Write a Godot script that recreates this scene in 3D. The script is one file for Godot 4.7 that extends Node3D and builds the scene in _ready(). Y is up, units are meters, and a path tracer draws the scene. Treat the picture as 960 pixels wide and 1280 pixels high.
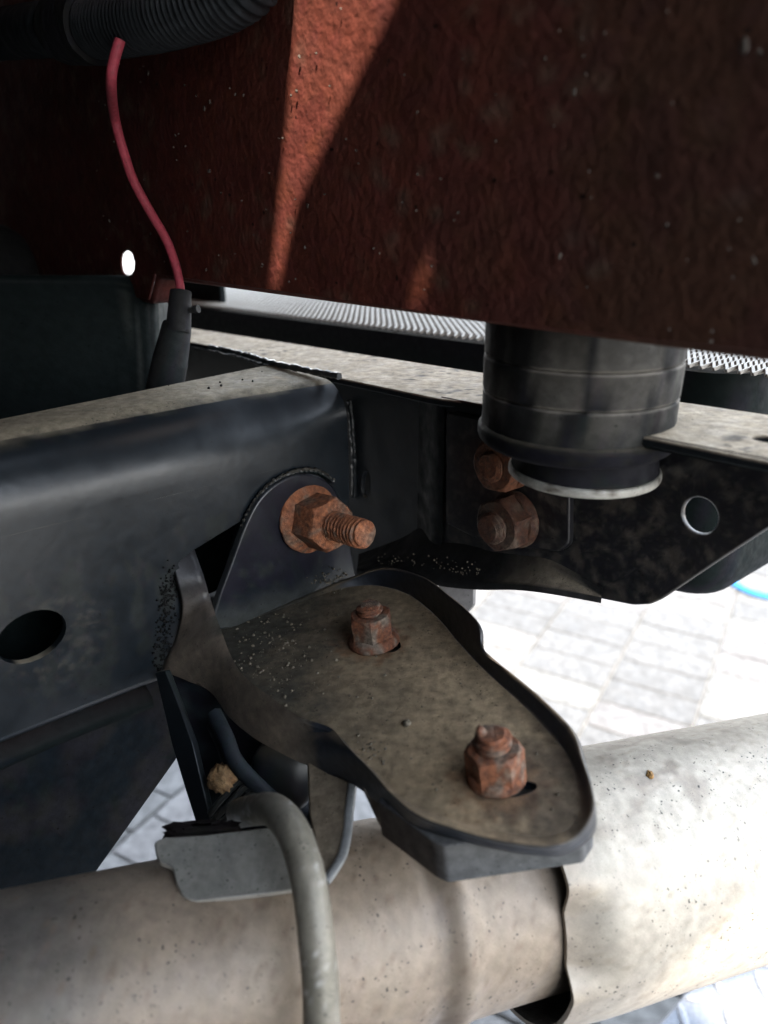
extends Node3D
# A close view under the rear of a pickup: black frame rail and cross-member, rusty studs, exhaust bracket and pipe.
# x runs along the vehicle to its rear, z across it to its side, y up; the floor is y = 0.

const EYE := Vector3(0, 1.05, 0)
const LENS := 1005.0            # focal length in units of a 960 x 1280 picture
var FWD: Vector3
var RIGHT: Vector3
var UPV: Vector3
var noise := FastNoiseLite.new()
var used := {}
var M := {}
var rng := RandomNumberGenerator.new()

# ---------------------------------------------------------------- geometry buffer
class Geo:
	var v := PackedVector3Array()
	var n := PackedVector3Array()

	func tri(a: Vector3, b: Vector3, c: Vector3, na: Vector3, nb: Vector3, nc: Vector3) -> void:
		var f := (b - a).cross(c - a)
		if f.length_squared() < 1e-18:
			return
		if f.dot(na + nb + nc) > 0.0:      # front faces run clockwise
			v.append_array([a, c, b]); n.append_array([na, nc, nb])
		else:
			v.append_array([a, b, c]); n.append_array([na, nb, nc])

	func flat(a: Vector3, b: Vector3, c: Vector3, nn: Vector3) -> void:
		tri(a, b, c, nn, nn, nn)

	# rows of points -> smooth surface; hint: a direction its normals lean to, or null for outward from the middle
	func grid(rows: Array, close_u := false, close_v := false, hint: Variant = null) -> void:
		var nv := rows.size()
		var nu: int = rows[0].size()
		var normals := []
		var total := 0.0
		var mid := Vector3.ZERO
		for r in rows:
			for p in r:
				mid += p
		mid /= nv * nu
		for j in nv:
			var line := PackedVector3Array()
			var ja := (j - 1 + nv) % nv if close_v else maxi(j - 1, 0)
			var jb := (j + 1) % nv if close_v else mini(j + 1, nv - 1)
			for i in nu:
				var ia := (i - 1 + nu) % nu if close_u else maxi(i - 1, 0)
				var ib := (i + 1) % nu if close_u else mini(i + 1, nu - 1)
				var du: Vector3 = rows[j][ib] - rows[j][ia]
				var dv: Vector3 = rows[jb][i] - rows[ja][i]
				var nn := du.cross(dv)
				if nn.length_squared() < 1e-22:
					nn = (rows[j][i] - mid) if hint == null else hint
				nn = nn.normalized()
				line.append(nn)
				total += nn.dot(rows[j][i] - mid) if hint == null else nn.dot(hint)
			normals.append(line)
		var s := 1.0 if total >= 0.0 else -1.0
		for j in (nv if close_v else nv - 1):
			var k := (j + 1) % nv
			for i in (nu if close_u else nu - 1):
				var m := (i + 1) % nu
				tri(rows[j][i], rows[j][m], rows[k][m], normals[j][i] * s, normals[j][m] * s, normals[k][m] * s)
				tri(rows[j][i], rows[k][m], rows[k][i], normals[j][i] * s, normals[k][m] * s, normals[k][i] * s)

	func fan(ring: PackedVector3Array, centre: Vector3, nn: Vector3) -> void:
		for i in ring.size():
			flat(centre, ring[i], ring[(i + 1) % ring.size()], nn)

	# splits triangles until no edge is longer than most
	func refine(most: float) -> void:
		var ov := PackedVector3Array()
		var on := PackedVector3Array()
		var m2 := most * most
		var stack := []
		for t in range(0, v.size(), 3):
			stack.append([v[t], v[t + 1], v[t + 2], n[t], n[t + 1], n[t + 2]])
			while stack.size():
				var q: Array = stack.pop_back()
				var e0: float = q[0].distance_squared_to(q[1])
				var e1: float = q[1].distance_squared_to(q[2])
				var e2: float = q[2].distance_squared_to(q[0])
				if e0 <= m2 and e1 <= m2 and e2 <= m2:
					ov.append_array([q[0], q[1], q[2]]); on.append_array([q[3], q[4], q[5]])
				elif e0 >= e1 and e0 >= e2:
					var p: Vector3 = (q[0] + q[1]) / 2
					var k: Vector3 = (q[3] + q[4]).normalized()
					stack.append([q[0], p, q[2], q[3], k, q[5]]); stack.append([p, q[1], q[2], k, q[4], q[5]])
				elif e1 >= e2:
					var p: Vector3 = (q[1] + q[2]) / 2
					var k: Vector3 = (q[4] + q[5]).normalized()
					stack.append([q[0], q[1], p, q[3], q[4], k]); stack.append([q[0], p, q[2], q[3], k, q[5]])
				else:
					var p: Vector3 = (q[2] + q[0]) / 2
					var k: Vector3 = (q[5] + q[3]).normalized()
					stack.append([q[0], q[1], p, q[3], q[4], k]); stack.append([p, q[1], q[2], k, q[4], q[5]])
		v = ov
		n = on

	func mesh(origin: Vector3, paint: Callable, material: Material) -> ArrayMesh:
		var a := []
		a.resize(Mesh.ARRAY_MAX)
		var pv := PackedVector3Array()
		var pn := PackedVector3Array()
		var pc := PackedColorArray()
		var idx := PackedInt32Array()
		var found := {}
		for i in v.size():
			var key := [v[i].snapped(Vector3.ONE * 1e-6), n[i].snapped(Vector3.ONE * 1e-3)]
			if not found.has(key):
				found[key] = pv.size()
				pv.append(v[i] - origin); pn.append(n[i]); pc.append(paint.call(v[i], n[i]))
			idx.append(found[key])
		a[Mesh.ARRAY_VERTEX] = pv; a[Mesh.ARRAY_NORMAL] = pn; a[Mesh.ARRAY_COLOR] = pc; a[Mesh.ARRAY_INDEX] = idx
		var m := ArrayMesh.new()
		m.add_surface_from_arrays(Mesh.PRIMITIVE_TRIANGLES, a)
		m.surface_set_material(0, material)
		return m

# ---------------------------------------------------------------- places: where a ray of the photo meets a plane of the thing
func ray(x: float, y: float) -> Vector3:
	return FWD + RIGHT * ((x - 480.0) / LENS) + UPV * ((640.0 - y) / LENS)
func at(x: float, y: float, d: float) -> Vector3:
	return EYE + ray(x, y) * d
func on(q: Vector2, p: Vector3, n: Vector3) -> Vector3:
	var r := ray(q.x, q.y)
	return EYE + r * ((p - EYE).dot(n) / r.dot(n))
func onx(x: float, y: float, v: float) -> Vector3:
	return on(Vector2(x, y), Vector3(v, 0, 0), Vector3.RIGHT)
func ony(x: float, y: float, v: float) -> Vector3:
	return on(Vector2(x, y), Vector3(0, v, 0), Vector3.UP)
func onz(x: float, y: float, v: float) -> Vector3:
	return on(Vector2(x, y), Vector3(0, 0, v), Vector3.BACK)

func frame(p: Vector3, n: Vector3, side: Vector3) -> Transform3D:     # plane: x and y lie in it, z is its normal
	n = n.normalized()
	var bx := (side - n * side.dot(n)).normalized()
	return Transform3D(Basis(bx, n.cross(bx), n), p)
func flat_points(xf: Transform3D, q: Array) -> PackedVector2Array:     # [x0, y0, x1, y1, ...] -> points of that plane
	var out := PackedVector2Array()
	for i in range(0, q.size(), 2):
		var p: Vector3 = xf.affine_inverse() * on(Vector2(q[i], q[i + 1]), xf.origin, xf.basis.z)
		out.append(Vector2(p.x, p.y))
	return out
func rounded(pts: PackedVector2Array, r: float, seg := 4) -> PackedVector2Array:
	var out := PackedVector2Array()
	var k := pts.size()
	for i in k:
		var p := pts[i]
		var a := pts[(i + k - 1) % k] - p
		var b := pts[(i + 1) % k] - p
		var t := minf(r, minf(a.length(), b.length()) * 0.45)
		var pa := p + a.normalized() * t
		var pb := p + b.normalized() * t
		for s in seg + 1:
			var f := float(s) / seg
			out.append(pa.lerp(p, f).lerp(p.lerp(pb, f), f))
	return out
func oval(c: Vector2, rx: float, ry: float, turn := 0.0, k := 24) -> PackedVector2Array:
	var out := PackedVector2Array()
	for i in k:
		out.append(c + Vector2(cos(TAU * i / k) * rx, sin(TAU * i / k) * ry).rotated(turn))
	return out
func inset(pts: PackedVector2Array, d: float) -> PackedVector2Array:
	var out := PackedVector2Array()
	var k := pts.size()
	var s := -1.0 if Geometry2D.is_polygon_clockwise(pts) else 1.0
	for i in k:
		var a := (pts[i] - pts[(i + k - 1) % k]).normalized()
		var b := (pts[(i + 1) % k] - pts[i]).normalized()
		var m := (a + b).normalized()
		out.append(pts[i] + Vector2(-m.y, m.x) * (d * s / maxf(0.5, m.dot(b))))
	return out

# a sheet or block: outline in the plane of xf, top face at z = 0, th deep, bevelled rim, holes cut through
func plate(g: Geo, xf: Transform3D, pts: PackedVector2Array, th: float, bev := 0.0006, holes := [], most := 0.0) -> void:
	var cap := inset(pts, bev)
	var pieces := [cap]
	for h in holes:
		var grown := inset(h, -bev)
		var mid := Vector2.ZERO
		for p in h:
			mid += p / h.size()
		var next := []
		for piece in pieces:
			for side in [-1.0, 1.0]:
				var half := PackedVector2Array([mid + Vector2(0, -9), mid + Vector2(0, 9), mid + Vector2(9 * side, 9), mid + Vector2(9 * side, -9)])
				for part in Geometry2D.intersect_polygons(piece, half):
					next.append_array(Geometry2D.clip_polygons(part, grown))
		pieces = next
	var z := xf.basis.z
	var one := Geo.new()
	for piece in pieces:
		var ix := Geometry2D.triangulate_polygon(piece)
		for i in range(0, ix.size(), 3):
			var a: Vector2 = piece[ix[i]]
			var b: Vector2 = piece[ix[i + 1]]
			var c: Vector2 = piece[ix[i + 2]]
			one.flat(xf * Vector3(a.x, a.y, 0), xf * Vector3(b.x, b.y, 0), xf * Vector3(c.x, c.y, 0), z)
			one.flat(xf * Vector3(a.x, a.y, -th), xf * Vector3(b.x, b.y, -th), xf * Vector3(c.x, c.y, -th), -z)
	if most > 0.0:
		one.refine(most)
	g.v.append_array(one.v); g.n.append_array(one.n)
	var loops := [pts]
	loops.append_array(holes)
	for li in loops.size():
		var loop: PackedVector2Array = loops[li]
		var s := (-1.0 if Geometry2D.is_polygon_clockwise(loop) else 1.0) * (1.0 if li == 0 else -1.0)
		var k := loop.size()
		var low := inset(loop, bev if li == 0 else -bev)
		for i in k:
			var nn := []
			for m in [i, (i + 1) % k]:
				var a: Vector2 = (loop[m] - loop[(m + k - 1) % k]).normalized()
				var b: Vector2 = (loop[(m + 1) % k] - loop[m]).normalized()
				var d := Vector2((a + b).y, -(a + b).x).normalized() * s
				if a.dot(b) < 0.8:
					var e := loop[(i + 1) % k] - loop[i]
					d = Vector2(e.y, -e.x).normalized() * s
				nn.append(xf.basis * Vector3(d.x, d.y, 0))
			var m2 := (i + 1) % k
			var q := [[], []]
			for w in 2:
				var m: int = [i, m2][w]
				q[w] = [xf * Vector3(low[m].x, low[m].y, 0), xf * Vector3(loop[m].x, loop[m].y, -bev), xf * Vector3(loop[m].x, loop[m].y, -th + bev), xf * Vector3(low[m].x, low[m].y, -th)]
			for r in 3:
				var na: Vector3 = z if r == 0 else nn[0]
				var nb: Vector3 = z if r == 0 else nn[1]
				var nc: Vector3 = -z if r == 2 else nn[0]
				var nd: Vector3 = -z if r == 2 else nn[1]
				g.tri(q[0][r], q[1][r], q[1][r + 1], na, nb, nd)
				g.tri(q[0][r], q[1][r + 1], q[0][r + 1], na, nd, nc)

func smooth_path(pts: Array, k: int, closed := false) -> PackedVector3Array:    # Catmull-Rom
	var out := PackedVector3Array()
	var c := pts.size()
	for i in (c if closed else c - 1):
		var p0: Vector3 = pts[(i - 1 + c) % c] if closed else pts[maxi(i - 1, 0)]
		var p1: Vector3 = pts[i]
		var p2: Vector3 = pts[(i + 1) % c]
		var p3: Vector3 = pts[(i + 2) % c] if closed else pts[mini(i + 2, c - 1)]
		for s in k:
			out.append(p1.cubic_interpolate(p2, p0, p3, float(s) / k))
	if not closed:
		out.append(pts[c - 1])
	return out
# a tube along a path; radius(t, angle) with t the distance from its start
func tube(g: Geo, path: PackedVector3Array, radius: Callable, sides := 16, caps := true) -> void:
	var rows := []
	var side := Vector3.ZERO
	var far := 0.0
	for i in path.size():
		var d := (path[mini(i + 1, path.size() - 1)] - path[maxi(i - 1, 0)]).normalized()
		if side == Vector3.ZERO:
			side = d.cross(Vector3.UP if absf(d.y) < 0.9 else Vector3.RIGHT).normalized()
		side = (side - d * side.dot(d)).normalized()
		var up := d.cross(side)
		if i > 0:
			far += path[i].distance_to(path[i - 1])
		var row := PackedVector3Array()
		for k in sides:
			var a := TAU * k / sides
			row.append(path[i] + (side * cos(a) + up * sin(a)) * radius.call(far, a))
		rows.append(row)
	g.grid(rows, true)
	if caps:
		g.fan(rows[0], path[0], (path[0] - path[1]).normalized())
		g.fan(rows[-1], path[-1], (path[-1] - path[-2]).normalized())
# lathe about an axis: profile of Vector2(distance along the axis, radius)
func lathe(g: Geo, p: Vector3, d: Vector3, profile: Array, sides := 48, wob := 0.0) -> void:
	d = d.normalized()
	var a := d.cross(Vector3.UP if absf(d.y) < 0.9 else Vector3.RIGHT).normalized()
	var b := d.cross(a)
	var rows := []
	for q in profile:
		var row := PackedVector3Array()
		for k in sides:
			var t := TAU * k / sides
			var w: Vector3 = p + d * q.x + (a * cos(t) + b * sin(t)) * q.y
			if wob > 0.0:
				w += (a * cos(t) + b * sin(t)) * wob * noise.get_noise_3dv(w * 260.0)
			row.append(w)
		rows.append(row)
	g.grid(rows, true)
func soften(profile: Array, r: float) -> Array:       # rounds the corners of a lathe profile
	var out := []
	for i in profile.size():
		var p: Vector2 = profile[i]
		if i == 0 or i == profile.size() - 1:
			out.append(p)
			continue
		var a: Vector2 = profile[i - 1] - p
		var b: Vector2 = profile[i + 1] - p
		var t := minf(r, minf(a.length(), b.length()) * 0.45)
		for s in 4:
			var f := s / 3.0
			out.append((p + a.normalized() * t).lerp(p, f).lerp(p.lerp(p + b.normalized() * t, f), f))
	return out
func hex(g: Geo, p: Vector3, d: Vector3, h: float, af: float, bore: float, turn: float, wob: float) -> void:
	d = d.normalized()
	var a := d.cross(Vector3.UP if absf(d.y) < 0.9 else Vector3.RIGHT).normalized()
	var b := d.cross(a)
	for f in 6:
		var rows := []
		for j in 8:
			var row := PackedVector3Array()
			for i in 9:
				var t := deg_to_rad(turn + f * 60.0 + i * 7.5)
				var r := af / cos(deg_to_rad(i * 7.5 - 30.0))
				var top := h - (r - af) * 0.75
				var z := top * minf(1.0, j / 6.0)
				if j == 7:
					z = h; r = af * 0.97
				var w := p + d * z + (a * cos(t) + b * sin(t)) * r
				row.append(w + (a * cos(t) + b * sin(t)) * wob * noise.get_noise_3dv(w * 230.0))
			rows.append(row)
		var out := (a * cos(deg_to_rad(turn + f * 60.0 + 30)) + b * sin(deg_to_rad(turn + f * 60.0 + 30)))
		g.grid(rows, false, false, out)
		var cap := PackedVector3Array()
		for i in 8:
			g.flat(rows[7][i], rows[7][i + 1], p + d * (h + 0.0003) + (rows[7][i] - p - d * h).normalized() * bore, d)
			g.flat(rows[7][i + 1], p + d * (h + 0.0003) + (rows[7][i + 1] - p - d * h).normalized() * bore, p + d * (h + 0.0003) + (rows[7][i] - p - d * h).normalized() * bore, d)
func thread(g: Geo, p: Vector3, d: Vector3, h: float, r: float, pitch: float, wob: float, chamfer := 0.0012) -> void:
	d = d.normalized()
	var a := d.cross(Vector3.UP if absf(d.y) < 0.9 else Vector3.RIGHT).normalized()
	var b := d.cross(a)
	var rows := []
	var steps := int(h / pitch * 8.0)
	for j in steps + 1:
		var z := h * j / steps
		var row := PackedVector3Array()
		for k in 28:
			var t := TAU * k / 28
			var w := absf(fposmod(z / pitch - k / 28.0, 1.0) - 0.5) * 2.0
			var rr := r - pitch * 0.5 * smoothstep(0.15, 0.85, w) - maxf(0.0, z - h + chamfer)
			var q := p + d * z + (a * cos(t) + b * sin(t)) * rr
			row.append(q + (q - p - d * z).normalized() * wob * noise.get_noise_3dv(q * 300.0))
		rows.append(row)
	g.grid(rows, true)
	var ring := PackedVector3Array()
	for q in rows[-1]:
		ring.append(q)
	g.fan(ring, p + d * (h + 0.0002), d)
func lump(g: Geo, c: Vector3, r: Vector3, rough: float, seed_: float, power := 2.0, basis := Basis.IDENTITY, k := 20) -> void:
	var rows := []
	for j in k / 2 + 1:
		var row := PackedVector3Array()
		var la := PI * (float(j) / (k / 2) - 0.5)
		for i in k:
			var lo := TAU * i / k
			var e := 2.0 / power
			var f := func(x: float) -> float: return signf(x) * pow(absf(x), e)
			var q := Vector3(f.call(cos(la)) * f.call(cos(lo)), f.call(sin(la)), f.call(cos(la)) * f.call(sin(lo)))
			q *= 1.0 + rough * noise.get_noise_3dv(q * 55.0 + Vector3.ONE * seed_)
			row.append(c + basis * (q * r))
		rows.append(row)
	g.grid(rows, true)

# ---------------------------------------------------------------- naming
func numbered(called: String) -> String:
	var k: int = used.get(called, -1) + 1
	used[called] = k
	return called if k == 0 else "%s_%03d" % [called, k]
func thing(called: String, label: String, category: String, where := Vector3.ZERO, group := "") -> Node3D:
	var o := Node3D.new()
	o.name = numbered(called)
	add_child(o)
	o.position = where
	tag(o, label, category, group)
	return o
func tag(o: Node, label: String, category: String, group := "") -> void:
	o.set_meta("label", label); o.set_meta("category", category)
	if group != "":
		o.set_meta("group", group)
func obj(called: String, g: Geo, material: Material, paint: Callable, parent: Node3D = null) -> MeshInstance3D:
	var o := MeshInstance3D.new()
	var base := parent.global_position if parent else Vector3.ZERO
	o.mesh = g.mesh(base, paint, material)
	o.name = called if parent else numbered(called)
	(parent if parent else self).add_child(o, true)
	return o

# ---------------------------------------------------------------- materials
func fractal(seed_: int, freq: float, octaves := 4, kind := FastNoiseLite.TYPE_SIMPLEX_SMOOTH) -> FastNoiseLite:
	var f := FastNoiseLite.new()
	f.seed = seed_; f.frequency = freq; f.fractal_octaves = octaves; f.noise_type = kind
	return f
# fine albedo grain: a cloudy noise between lo and hi, with dark pits and pale specks
func grain(seed_: int, lo: float, hi: float, pits: int, specks: int, pit_tone := 0.25, size := 768) -> ImageTexture:
	var im: Image = fractal(seed_, 0.012, 6).get_seamless_image(size, size)
	im.convert(Image.FORMAT_L8)
	var d := im.get_data()
	var look := PackedByteArray()
	for i in 256:
		look.append(int(clampf(lerpf(lo, hi, smoothstep(0.15, 0.85, i / 255.0)), 0, 1) * 255))
	var im2: Image = fractal(seed_ + 50, 0.055, 6, FastNoiseLite.TYPE_VALUE_CUBIC).get_seamless_image(size, size)
	im2.convert(Image.FORMAT_L8)
	var d2 := im2.get_data()
	var r := RandomNumberGenerator.new()
	r.seed = seed_ * 7 + 1
	for i in d.size():
		d[i] = look[clampi(int(d[i] * 0.16 + d2[i] * 0.5 + 44 + r.randf_range(-46, 46)), 0, 255)]
	for k in pits + specks:
		var cx := r.randi_range(0, size - 1)
		var cy := r.randi_range(0, size - 1)
		if r.randf() < 0.85 and d2[(cy / 3) * size + cx / 3] < 140:      # pits keep to patches
			continue
		var rad := 0.7 + 2.6 * pow(r.randf(), 4.0)
		var sx := r.randf_range(0.7, 1.5)
		var depth := r.randf_range(0.35, 1.0)
		var reach := int(ceil(rad * 1.6)) + 1
		for y in range(-reach, reach + 1):
			for x in range(-reach, reach + 1):
				var q := Vector2(x / sx, y * sx).length() / rad
				if q < 1.2:
					var i := posmod(cy + y, size) * size + posmod(cx + x, size)
					var w := depth * clampf((1.2 - q) * 2.5, 0, 1)
					d[i] = int(lerpf(d[i], d[i] * pit_tone if k < pits else minf(255, d[i] * 1.25 + 40), w))
	var o := Image.create_from_data(size, size, false, Image.FORMAT_L8, d)
	o.convert(Image.FORMAT_RGB8)
	return ImageTexture.create_from_image(o)
func grey(seed_: int, freq: float, lo: float, hi: float, octaves := 5, size := 512, kind := FastNoiseLite.TYPE_SIMPLEX_SMOOTH) -> ImageTexture:
	var im: Image = fractal(seed_, freq, octaves, kind).get_seamless_image(size, size)
	im.convert(Image.FORMAT_L8)
	var d := im.get_data()
	for i in d.size():
		d[i] = int(clampf(lerpf(lo, hi, d[i] / 255.0), 0, 1) * 255)
	return ImageTexture.create_from_image(Image.create_from_data(size, size, false, Image.FORMAT_L8, d))
func stuff(called: String, scale: float, tex: Texture2D, rough: Texture2D, height: Texture2D, relief: float, metal := 0.0, spec := 0.5) -> StandardMaterial3D:
	var m := StandardMaterial3D.new()
	m.resource_name = called
	m.vertex_color_use_as_albedo = true
	m.uv1_triplanar = true
	m.uv1_world_triplanar = true
	m.uv1_scale = Vector3.ONE * scale
	m.uv1_triplanar_sharpness = 4.0
	m.albedo_texture = tex
	m.roughness_texture = rough
	m.roughness_texture_channel = BaseMaterial3D.TEXTURE_CHANNEL_RED
	m.roughness = 1.0
	m.metallic = metal
	m.metallic_specular = spec
	if height:
		m.heightmap_enabled = true
		m.heightmap_texture = height
		m.heightmap_scale = relief
	M[called] = m
	return m
func materials() -> void:
	var g_fine := grain(3, 0.74, 1.0, 500, 900)
	var g_pit := grain(5, 0.80, 1.0, 2400, 500)
	var g_rust := grain(8, 0.5, 1.0, 2600, 900, 0.5)
	var g_dust := grain(11, 0.66, 1.0, 2600, 2200, 0.5)
	var h_fine := grey(21, 0.03, 0, 1)
	var h_peel := grey(22, 0.075, 0, 1, 3)
	var h_rust := grey(23, 0.10, 0, 1, 5)
	var r_paint := grey(31, 0.012, 0.27, 0.38)
	var r_dull := grey(32, 0.015, 0.6, 1.0)
	var r_metal := grey(33, 0.03, 0.42, 0.56)
	var r_rub := grey(34, 0.02, 0.55, 0.85)
	stuff("black_paint", 9.0, g_fine, r_paint, h_fine, 0.005)
	stuff("dusty_paint", 11.0, g_dust, r_dull, h_fine, 0.015, 0.0, 0.3)
	stuff("rim_paint", 11.0, g_dust, r_metal, h_fine, 0.012, 0.0, 0.5)
	stuff("dark_sheet", 11.0, g_fine, r_rub, h_fine, 0.012, 0.0, 0.22)
	stuff("body_red", 5.5, g_fine, r_rub, h_peel, 0.04, 0.0, 0.3)
	stuff("rust", 22.0, g_rust, r_dull, h_rust, 0.035)
	stuff("pipe_steel", 10.0, g_pit, r_metal, h_fine, 0.012, 0.15, 0.5)
	stuff("pale_steel", 10.0, g_pit, r_metal, h_fine, 0.010, 0.3, 0.5)
	stuff("galvanised", 14.0, g_pit, r_metal, h_fine, 0.012, 0.2)
	stuff("rubber", 13.0, g_fine, r_dull, h_fine, 0.012, 0.0, 0.28)
	stuff("plastic", 10.0, g_fine, r_rub, h_fine, 0.02, 0.0, 0.22)
	stuff("wire_skin", 20.0, g_fine, r_rub, null, 0.0)
	stuff("paving", 2.4, g_dust, r_dull, h_fine, 0.08)
	stuff("grit", 40.0, g_dust, r_dull, null, 0.0)

func fbm(p: Vector3, f: float) -> float:          # 0..1
	return clampf(0.5 + 0.75 * noise.get_noise_3dv(p * f), 0, 1)
func tone(c: Color) -> Callable:
	return func(p: Vector3, _n: Vector3) -> Color: return c * (0.85 + 0.3 * fbm(p, 60.0))
# black paint with dust lying on what faces up
func black(dust := 1.0, from := 0.55, base := Color(0.007, 0.009, 0.0115), soil := Color(0.34, 0.30, 0.23)) -> Callable:
	return func(p: Vector3, n: Vector3) -> Color:
		var d := smoothstep(from, 0.97, n.y) * clampf(0.45 + 1.1 * fbm(p, 45.0), 0, 1) * dust
		d = maxf(d, 0.035 * smoothstep(0.52, 0.8, fbm(p + Vector3(3, 1, 7), 80.0)) * minf(dust, 1.0))
		return base.lerp(soil, d)
func rusty(fresh: float, dirt: float, seed_: float, bright := 1.0) -> Callable:
	return func(p: Vector3, _n: Vector3) -> Color:
		var q := p + Vector3.ONE * seed_
		var c := Color(0.20, 0.065, 0.026).lerp(Color(0.42, 0.155, 0.068), fbm(q, 90.0) * fresh) * bright
		c = c.lerp(Color(0.09, 0.035, 0.02), 0.5 * smoothstep(0.6, 0.85, fbm(q + Vector3(9, 0, 0), 210.0)))
		return c.lerp(Color(0.24, 0.205, 0.155), dirt * smoothstep(0.55, 0.72, fbm(q + Vector3(0, 5, 0), 110.0)))

# ---------------------------------------------------------------- scene
var rail_z := -0.281
var bracket: Transform3D

func _ready() -> void:
	var yaw := deg_to_rad(49.3)
	var pitch := deg_to_rad(21.7)
	var ahead := Vector3(cos(yaw), 0, -sin(yaw))
	RIGHT = Vector3(sin(yaw), 0, cos(yaw))
	FWD = ahead * cos(pitch) - Vector3.UP * sin(pitch)
	UPV = ahead * sin(pitch) + Vector3.UP * cos(pitch)
	rng.seed = 41
	noise.seed = 4; noise.frequency = 1.0; noise.fractal_octaves = 4

	var cam := Camera3D.new()
	cam.name = "camera"
	add_child(cam)
	cam.transform = Transform3D(Basis(RIGHT, UPV, -FWD), EYE)
	var lens := CameraAttributesPhysical.new()
	lens.frustum_focal_length = 12.0 * LENS / 640.0
	lens.frustum_focus_distance = 0.34
	lens.frustum_near = 0.01
	lens.frustum_far = 400.0
	lens.exposure_aperture = 6.0
	cam.attributes = lens
	cam.current = true

	var we := WorldEnvironment.new()
	we.name = "world"
	var env := Environment.new()
	env.background_mode = Environment.BG_SKY
	var sm := ProceduralSkyMaterial.new()
	sm.sky_top_color = Color(0.74, 0.79, 0.86)
	sm.sky_horizon_color = Color(0.96, 0.95, 0.93)
	sm.sky_curve = 0.2
	sm.ground_horizon_color = Color(0.6, 0.6, 0.6)
	sm.ground_bottom_color = Color(0.3, 0.3, 0.3)
	sm.sun_angle_max = 1.0
	env.sky = Sky.new()
	env.sky.sky_material = sm
	env.background_energy_multiplier = 1.4
	env.tonemap_mode = Environment.TONE_MAPPER_LINEAR
	env.tonemap_exposure = 6.6
	env.sdfgi_enabled = true; env.ssao_enabled = true; env.ssil_enabled = true
	we.environment = env
	add_child(we)
	var to_sun := Vector3(-0.30, 0.84, 0.42).normalized()
	var sun := DirectionalLight3D.new()
	sun.name = "sun"
	sun.light_energy = 1.1
	sun.light_angular_distance = 1.4
	sun.light_color = Color(1.0, 0.95, 0.88)
	sun.shadow_enabled = true
	add_child(sun)
	sun.look_at_from_position(to_sun * 5.0, Vector3.ZERO, Vector3.UP)

	materials()
	build_floor()
	build_tub(to_sun)
	build_bumper()
	build_rail()
	build_crossmember()
	build_mount()
	build_bracket()
	build_fasteners()
	build_exhaust()
	build_clutter()
	build_wiring()

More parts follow.
